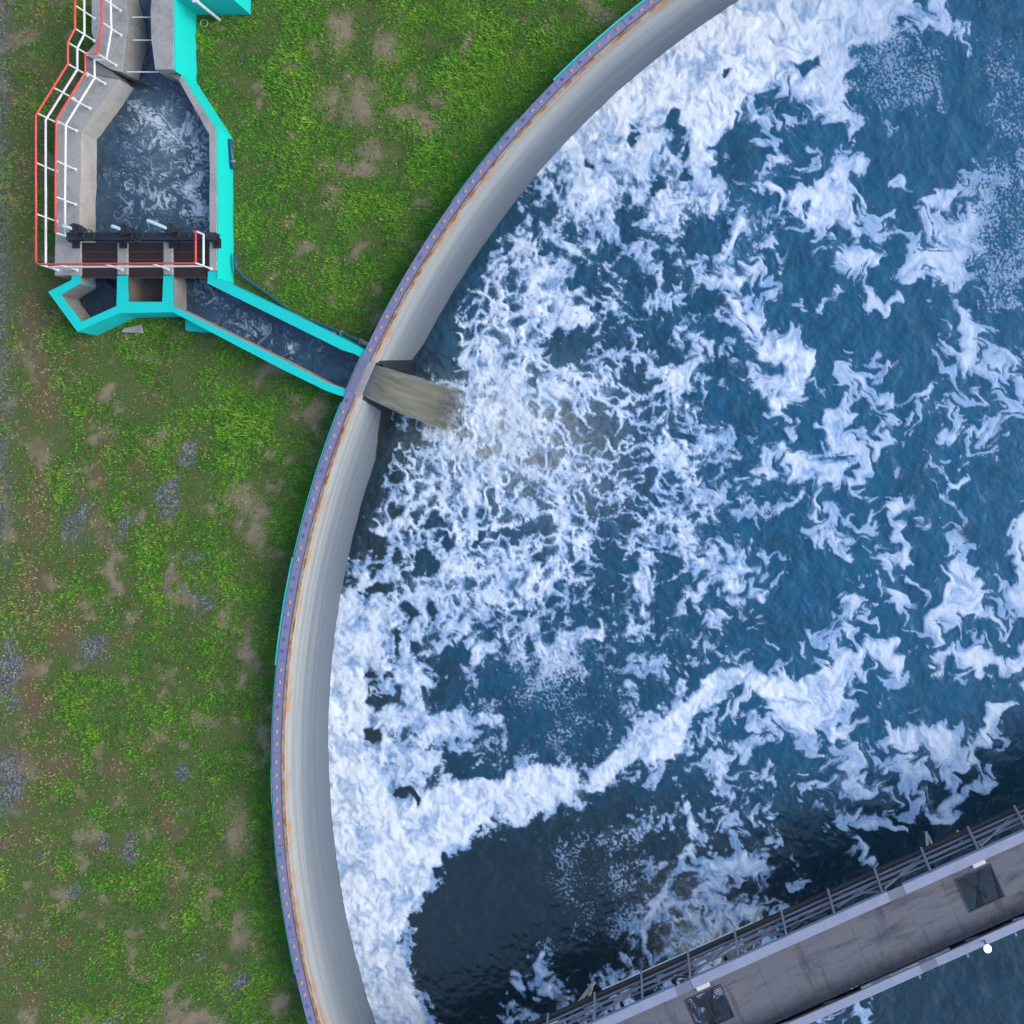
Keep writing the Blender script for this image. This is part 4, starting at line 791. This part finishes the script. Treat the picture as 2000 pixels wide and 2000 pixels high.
# ------------------------------------------------------------------ service bridge
U = np.array((.9137, .4066)); VV = np.array((-.4066, .9137))
def B(u, v, z): p = U * u + VV * v; return (p[0], p[1], z)
def bbox_(mb, u0, u1, v0, v1, z0, z1):
    c = B((u0 + u1) / 2, (v0 + v1) / 2, (z0 + z1) / 2); return mb.box(c, (*(U * (u1 - u0) / 2), 0), (*(VV * (v1 - v0) / 2), 0), (z1 - z0) / 2)
bridge = empty('service_bridge', B(-5, -15.49, .7), 'grey steel service bridge with stained deck crossing the tank water', 'bridge')
VT, VB = -14.14, -16.84; UA, UB = -24.0, 11.0; ZD, ZR, ZL = 1.5, 2.0, .85
holes = [(-10.7, -9.32), (-.45, .93)]; HV0, HV1 = -15.98, -14.72
seams = [UA] + [-4.4 + 3.5 * k for k in range(-5, 5)] + [UB]
for a, b in zip(seams[:-1], seams[1:]):
    a, b = a + .004, b - .004; mb = MB(); hs = [h for h in holes if h[0] < b and h[1] > a]
    if hs:
        h0, h1 = hs[0]; h0c, h1c = max(h0, a), min(h1, b)
        if h0c > a + .01: bbox_(mb, a, h0c, VB + .13, VT - .12, ZD - .1, ZD)
        if h1c < b - .01: bbox_(mb, h1c, b, VB + .13, VT - .12, ZD - .1, ZD)
        bbox_(mb, h0c, h1c, VB + .13, HV0, ZD - .1, ZD); bbox_(mb, h0c, h1c, HV1, VT - .12, ZD - .1, ZD)
    else: bbox_(mb, a, b, VB + .13, VT - .12, ZD - .1, ZD)
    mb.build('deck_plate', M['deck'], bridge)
mb = MB(); 
for a in seams[1:-1]: bbox_(mb, a - .06, a + .06, VB + .2, VT - .2, ZD - .3, ZD - .11)
for k in range(18): bbox_(mb, UA + 1 + k * 2, UA + 1.1 + k * 2, VB, VT, ZL, ZL + .12)
mb.build('cross_beam', M['dark'], bridge)
for h0, h1 in holes:
    fr = MB()
    for (a, b, c, d) in ((h0, h1, HV0, HV0 + .05), (h0, h1, HV1 - .05, HV1), (h0, h0 + .05, HV0 + .05, HV1 - .05), (h1 - .05, h1, HV0 + .05, HV1 - .05)): bbox_(fr, a, b, c, d, ZD - .06, ZD + .02)
    gr = fr.build('grating', M['dark'], bridge); g2 = MB()
    nb = 18
    for i in range(1, nb): v = HV0 + .05 + (HV1 - HV0 - .1) * i / nb; bbox_(g2, h0 + .05, h1 - .05, v - .009, v + .009, ZD - .03, ZD + .004)
    for i in (1, 2, 3): u = h0 + (h1 - h0) * i / 4; bbox_(g2, u - .008, u + .008, HV0 + .05, HV1 - .05, ZD - .04, ZD - .005)
    vs = [(v[0] - bridge.location[0], v[1] - bridge.location[1], v[2] - bridge.location[2]) for v in g2.v]
    me = bpy.data.meshes.new('grating_bars'); me.from_pydata(vs, [], g2.f); me.materials.append(M['dark']); ob = bpy.data.objects.new('grating_bars', me); COL.objects.link(ob); ob.parent = gr
# under-deck bracing seen through the open grating
for h0, h1 in holes:
    m_ = (h0 + h1) / 2
    for (ua, va, ub, vb) in ((m_ - .5, -16.4, m_ + .5, -14.4), (m_ + .1, -15.9, m_ - .75, -14.6), (m_ + .5, -16.2, m_ + .75, -14.6), (m_ - .3, -16.6, m_, -15.4)): MB().bar(B(ua, va, ZL + .2), B(ub, vb, ZL + .2), .11, .1).build('under_brace', M['dark'], bridge)
for vc, sg, nm in ((VT, 1, 'upper'), (VB, -1, 'lower')):
    w = .168 if sg > 0 else .15
    for a, b in ((UA, -10.68), (-10.1, -2.72), (-2.15, 5.3), (5.85, UB)):
        mb = MB(); bbox_(mb, a + .004, b - .004, vc - w, vc + w, ZR - .06, ZR); bbox_(mb, a + .004, b - .004, vc + sg * w - .012, vc + sg * w + .012, ZR - .2, ZR - .003)
        mb.build('top_rail', M['band'], bridge, .006)
    for a in (-10.68, -2.72, 5.3):
        mb = MB(); bbox_(mb, a - .0, a + .56, vc - w - .004, vc + w + .004, ZR - .055, ZR + .004); mb.build('splice_plate', M['steel'], bridge, .004)
    lo = vc + sg * .43
    mb = MB(); bbox_(mb, UA, UB, lo - .11, lo + .11, ZL - .02, ZL + .01); bbox_(mb, UA, UB, lo - .015, lo + .015, ZL - .22, ZL - .02); bbox_(mb, UA, UB, lo - .11, lo + .11, ZL - .25, ZL - .22); mb.build('bottom_chord', M['rusty'], bridge)
    for k, (dv, z, r_) in enumerate(((.16, ZL + .1, .028), (.06, ZL + .28, .034), (-.05, ZL + .44, .05), (-.14, ZL + .66, .03))):
        MB().tube([B(UA, lo + sg * dv, z), B(UB, lo + sg * dv, z)], r_, 10).build('side_pipe', M['dark' if k == 0 else 'steel'], bridge)
    # posts and diagonals
    us = [-4.68 + 1.8 * k for k in range(-10, 9)]
    for u in us:
        mb = MB(); mb.bar(B(u, vc + sg * (w + .0), ZR - .07), B(u, lo + sg * .24, ZL + .02), .09, .075); mb.build('post', M['steel'], bridge, .006)
    for i, u in enumerate(us[:-1]):
        mb = MB(); a, b = (ZR - .25, ZL + .08) if i % 2 else (ZL + .08, ZR - .25)
        va, vb = (vc + sg * .2, lo) if i % 2 else (lo, vc + sg * .2)
        mb.bar(B(u + .1, va, a), B(u + 1.7, vb, b), .06, .05); mb.bar(B(u + .1, vc + sg * .1, ZL + .35 + .06 * (i % 3)), B(u + 1.6, lo - sg * .1, ZL + .3), .07, .03)
        mb.build('diagonal', M['steel' if i % 3 else 'dark'], bridge)
    if sg < 0:
        mb = MB()
        for u in us: bbox_(mb, u - .04, u + .04, vc - w - .17, vc - w - .013, ZR - .1, ZR - .04)
        mb.build('bracket', M['steel'], bridge)
for v_, z_, ua, ub in ((-17.07, 1.0, -5.0, -1.6), (-13.62, .55, -13.5, -7.6)):
    MB().tube([B(ua, v_, z_), B(ub, v_, z_)], .045, 10).build('conduit', M['white'], bridge)
struts = [((1809, 1626), (1813, 1668)), ((1812, 1632), (1829, 1668)), ((1870, 1624), (1878, 1646)), ((1484, 1773), (1464, 1820)), ((1485, 1783), (1490, 1806)), ((1161, 1918), (1113, 1980)), ((1156, 1928), (1150, 1950))]
for a, b in struts: MB().bar(W(*a, -1.7), W(*b, .6), .1, .1).build('strut', M['beige'], bridge, .01)
for u, lab in ((.55, 'small white box on the bridge deck by the dark grating at the right edge'), (-9.9, 'small white box on the bridge deck by the open grating at the bottom')):
    mb = MB(); bbox_(mb, u - .23, u + .23, -14.6, -14.42, ZD + .003, ZD + .12); tag(mb.build('junction_box', M['white'], None, .012), lab, 'junction box', 'white boxes on the bridge deck')
lm = empty('globe_lamp', B(-.36, VB, ZR + .001), 'round white globe lamp on the lower rail of the service bridge', 'lamp')
MB().tube([B(-.36, VB, ZR + .001), B(-.36, VB, ZR + .48)], .03, 10).build('pole', M['dark'], lm)
p = B(-.36, VB, ZR + .6); MB().sphere(p, .135).build('globe', M['globe'], lm, smooth=True)

# ------------------------------------------------------------------ ground and grass
PATCH = dict(gravel=[(15,1310,26,90),(18,1530,28,60),(148,1012,26,44),(241,1026,14,28),(330,968,20,38),(370,888,16,28),(380,1084,20,16),(377,1156,13,18),(398,1185,12,14),(181,1265,30,34),(353,1509,13,22),(357,1578,16,9),(256,1656,15,26),(194,1637,20,12),(462,1924,26,34),(388,1873,10,12),(330,1140,10,10),(75,1880,14,12),(95,1670,14,10),(220,1990,30,10),(150,1740,20,14),(1175,40,14,10)],
 dry=[(471,972,36,24),(503,1026,11,50),(467,1330,13,15),(435,1207,13,24),(221,1117,9,60),(333,1127,8,50),(485,1265,13,40),(466,1617,20,46),(404,1757,8,50),(470,1820,13,30),(665,60,24,38),(907,87,11,24),(753,90,22,28),(598,484,22,9),(652,367,16,14),(780,215,12,12),(733,303,26,20),(736,558,12,13),(1165,25,20,24),(319,845,15,12),(710,200,30,40),(640,200,20,24),(570,130,18,12),(830,250,26,14),(690,330,40,16),(560,440,14,10),(210,770,14,14),(515,1440,10,30),(505,1470,10,24),(80,900,20,30),(370,1990,60,14),(625,800,20,22),(620,840,10,20),(530,720,26,14),(430,320,10,24),(860,190,20,12),(650,400,14,8),(740,620,16,10),(180,1620,14,12),(390,1410,20,12),(540,1960,16,20)],
 brown=[(196,903,7,90),(299,1505,6,50),(330,1617,12,50),(210,1060,9,40),(60,1150,24,60),(60,1360,20,60),(120,1240,30,40),(100,1500,40,30),(230,1500,30,20),(60,620,24,60),(90,760,30,60),(340,1740,10,60),(75,1000,20,70),(40,340,16,60),(110,200,12,40)])
def patch(kind, X, Y):
    r = np.zeros_like(X)
    wx = X + 26 * fbm(X, Y, 46, 3, .6, 301); wy = Y + 26 * fbm(X, Y, 46, 3, .6, 302)
    for cx, cy, rx, ry in PATCH[kind]:
        m = (np.abs(X - cx) < 3 * rx + 40) & (np.abs(Y - cy) < 3 * ry + 40)
        r[m] = np.maximum(r[m], np.exp(-.7 * (((wx[m] - cx) / rx) ** 2 + ((wy[m] - cy) / ry) ** 2)))
    n = fbm(X, Y, 60, 5, .62, {'gravel': 360, 'dry': 370, 'brown': 380}[kind])
    if kind == 'gravel': r = np.maximum(r, np.clip(sstep(62, -10, X + 40 * n - 12 * sstep(900, 1300, Y)) * (.75 + .5 * n) * (1 - .55 * sstep(950, 1200, Y)), 0, 1))
    if kind == 'gravel': r = np.maximum(r, .5 * sstep(.42, .7, n) * sstep(650, 300, X))
    if kind == 'dry': r = np.maximum(r, .75 * sstep(.22, .7, n + .1 * sstep(600, 300, X)))
    if kind == 'brown': r = np.maximum(r, .65 * sstep(.12, .6, n + .25 * sstep(220, 20, X)) * sstep(700, 100, X))
    if kind == 'gravel': r = r * .82
    return np.where((X > -420) & (X < 1720) & (Y > -420) & (Y < 2420), r, .5 if kind == 'gravel' else .2)
s0 = HC / F
gx = np.concatenate([[-330, -200, -120, -80, -60, -48], np.arange(-40, 5.01, .14), [8, 12, 18, 26, 40, 60, 100, 200, 330]]); gy = np.concatenate([[-330, -200, -120, -80, -60, -46, -38, -32], np.arange(-28, 24.01, .14), [28, 34, 42, 60, 100, 200, 330]])
GX, GY = np.meshgrid(gx, gy); PX, PY = GX / s0 + NX, -GY / s0 + NY
view = (PX > -400) & (PX < 1700) & (PY > -400) & (PY < 2400)
ga = {k: patch(k, PX, PY) for k in PATCH}
GZ = np.where(view, .03 * fbm(PX, PY, 120, 3, .5, 310) + .012 * perlin(PX / 14, PY / 14, 315), 0)
V = np.stack([GX, GY, GZ - .02], -1).reshape(-1, 3); Q = grid_faces(*GX.shape)
ok = (np.hypot(V[:, 0] - RC[0], V[:, 1] - RC[1]) > R_OUT - .25)[Q].all(1)
v_, q_, a_ = subset(V, Q, ok, {k: a.ravel() for k, a in ga.items()})
tag(big_mesh('ground', v_, q_[:, ::-1] if False else q_, M['ground'], a_), kind='structure')
foot = [wp(p, ZS) for p in ([c1(427, 900), c1(645, 555), c1(640, 400), c1(690, 250), c1(690, -90), c1(1320, -90), c1(1322, 520), c1(1640, 970), c1(1645, 1352), c2(1450, 745), c3(0, 255), c3(790, 640), c3(600, 1095), c3(0, 830), c2(1110, 1005), c2(700, 1015), c2(390, 1155), c2(170, 850), c2(345, 740), c2(218, 727), c1(422, 1352)],)] + [wp([(340, -90), (340, -5), (451, -5), (451, -90)], 1.3)]
CLUMP = [(905,150,60,60,1.),(960,80,50,60,.8),(840,300,40,40,1.),(900,210,40,30,.7),(470,830,60,50,1.),(420,880,40,30,.7),(1060,60,30,40,.8),(540,350,30,14,.5),(300,1090,26,40,.6),(390,1830,30,40,.5),(700,420,40,30,.4),(560,160,60,60,.5),(500,1640,14,120,.5),(760,420,50,40,.5),(880,350,40,40,.6)]
def grass(NT_, K, seed):
    rg = np.random.default_rng(seed)
    tx = rg.uniform(-60, 1330, NT_); ty = rg.uniform(-60, 2060, NT_); wx = (tx - NX) * s0; wy = -(ty - NY) * s0
    ok = np.hypot(wx - RC[0], wy - RC[1]) > R_OUT + .05
    for f in foot: ok &= ~inpoly(wx, wy, f)
    tx, ty = tx[ok], ty[ok]
    g, d, b = (patch(k, tx, ty) for k in ('gravel', 'dry', 'brown'))
    cl = np.zeros(len(tx))
    for cx, cy, rx, ry, w in CLUMP: cl = np.maximum(cl, w * np.exp(-(((tx - cx) / rx) ** 2 + ((ty - cy) / ry) ** 2)))
    edge = np.exp(-np.maximum(0, np.hypot((tx - NX) * s0 - RC[0], -(ty - NY) * s0 - RC[1]) - R_OUT) / .7)
    lush = np.clip(.6 + .95 * fbm(tx, ty, 95, 5, .62, 330) + .2 * sstep(300, 700, tx) * sstep(1100, 500, ty) + .3 * edge + .4 * cl - .22 * sstep(260, 0, tx) - .06, 0, 1)
    dens = np.clip(1 - 1.0 * np.maximum(.95 * g, .85 * d), .04, 1) * (1 - .45 * b) * (.3 + .7 * lush)
    kp = rg.random(len(tx)) < dens
    tx, ty, d, b, g, cl, edge, lush = (a[kp] for a in (tx, ty, d, b, g, cl, edge, lush)); n0 = len(tx)
    hue0 = .31 + .3 * (lush - .5) + rg.normal(0, .09, n0) + .2 * cl * rg.random(n0) + .16 * perlin(tx / 70, ty / 70, 350) + .1 * perlin(tx / 18, ty / 18, 351) - .12 * edge
    size = (.55 + .75 * lush + .5 * cl + .35 * edge) * rg.uniform(.7, 1.3, n0); z0 = .03 * fbm(tx, ty, 120, 3, .5, 310) - .03
    R = lambda a: np.repeat(a, K)
    n = n0 * K; sz = R(size); th = rg.uniform(0, 2 * np.pi, n); el = rg.uniform(.15, 1.25, n)
    off = rg.uniform(0, .06, n) * sz; x = (R(tx) - NX) * s0 + off * np.cos(th); y = -(R(ty) - NY) * s0 + off * np.sin(th)
    th = th + rg.normal(0, .6, n); L = rg.uniform(.05, .12, n) * sz * (1 + .9 * R(cl) * (rg.random(n) < .3)); Wd = rg.uniform(.007, .014, n) * (1 + .5 * R(cl))
    dx, dy = np.cos(th), np.sin(th); hz = L * np.cos(el); vz = L * np.sin(el)
    base = np.stack([x, y, R(z0)], -1); sd = np.stack([-dy * Wd, dx * Wd, 0 * Wd], -1)
    mid = base + np.stack([dx * hz * .5, dy * hz * .5, vz * .7], -1); tip = base + np.stack([dx * hz, dy * hz, vz * .9], -1)
    V = np.stack([base - sd, base + sd, mid + sd * .8, mid - sd * .8, tip], 1).reshape(-1, 3); i = np.arange(n)[:, None] * 5
    Fq = np.concatenate([i + [0, 1, 2], i + [0, 2, 3], i + [3, 2, 4]])
    hue = np.clip(R(hue0) + rg.normal(0, .07, n), 0, .76)
    dryp = rg.random(n) < np.clip(.02 + R(.55 * d + .6 * b + .3 * g + .2 * sstep(.45, .1, lush) + .12 * sstep(260, 0, tx)), 0, .9); hue = np.where(dryp, rg.uniform(.76, 1, n), hue)
    return V, Fq, np.repeat(hue, 5)
V, Fq, hue = grass(150000, 8, 5)
tag(big_mesh('grass', V, Fq, M['grass'], {'hue': hue}, smooth=False), 'patchy green lawn with dry and bare spots outside the tank wall', 'grass', kind='stuff')
# two tall weeds standing out of the lawn
def weed(px, py, n, L, label, seed):
    rg = random.Random(seed); p = W(px, py, 0); mb = MB()
    for i in range(n):
        t0 = rg.uniform(0, 2 * math.pi); ll = L * rg.uniform(.6, 1.1); bx, by = p[0] + rg.uniform(-.25, .25), p[1] + rg.uniform(-.3, .3); vs = []
        for k in range(6):
            f = k / 5; h = ll * (.8 * f - .45 * f * f); r = ll * f * .75; w = .018 * (1 - f) + .001; a = t0 + .7 * f * rg.choice((-1, 1)) * .3
            c = (bx + r * math.cos(a), by + r * math.sin(a), h); vs += [(c[0] - w * math.sin(a), c[1] + w * math.cos(a), c[2]), (c[0] + w * math.sin(a), c[1] - w * math.cos(a), c[2])]
        mb.add(vs, [(2 * k, 2 * k + 1, 2 * k + 3, 2 * k + 2) for k in range(5)])
    tag(mb.build('weed', M['weed'], None), label, 'weed')
weed(605, 238, 12, .5, 'yellow green long leaved weed in the lawn right of the inlet basin', 1)
weed(512, 880, 10, .5, 'yellow green long leaved weed in the lawn left of the tank rim, below the channel', 2)

# ------------------------------------------------------------------ light, sky, camera
wd = bpy.data.worlds.new('World'); scene.world = wd; wd.use_nodes = True; nt = wd.node_tree
sky = nt.nodes.new('ShaderNodeTexSky'); sky.sky_type = 'NISHITA'; sky.sun_disc = False
EL, AZ = math.radians(33), math.radians(85)
sky.sun_elevation = EL; sky.sun_rotation = AZ; sky.air_density = 1.0; sky.dust_density = 2.0; sky.ozone_density = 1.5
nt.links.new(sky.outputs[0], nt.nodes['Background'].inputs[0]); nt.nodes['Background'].inputs[1].default_value = .15
sl = bpy.data.lights.new('sun', 'SUN'); sl.energy = .85; sl.angle = math.radians(32); sl.color = (1, .985, .96)
so = bpy.data.objects.new('sun', sl); COL.objects.link(so)
from mathutils import Vector
sd = Vector((math.sin(AZ) * math.cos(EL), math.cos(AZ) * math.cos(EL), math.sin(EL)))
so.rotation_euler = sd.to_track_quat('Z', 'Y').to_euler(); so.location = (0, 0, 60)
cd = bpy.data.cameras.new('camera'); cam = bpy.data.objects.new('camera', cd); COL.objects.link(cam)
cam.location = (0, 0, HC); cd.sensor_width = 36; cd.lens = 36 * F / 2000; cd.shift_x = (1000 - NX) / 2000; cd.shift_y = (NY - 1000) / 2000
cd.clip_end = 1000; cd.clip_start = .1
scene.camera = cam
vs_ = scene.view_settings; vs_.view_transform = 'Standard'; vs_.look = 'None'; vs_.exposure = 1.08; vs_.gamma = 1
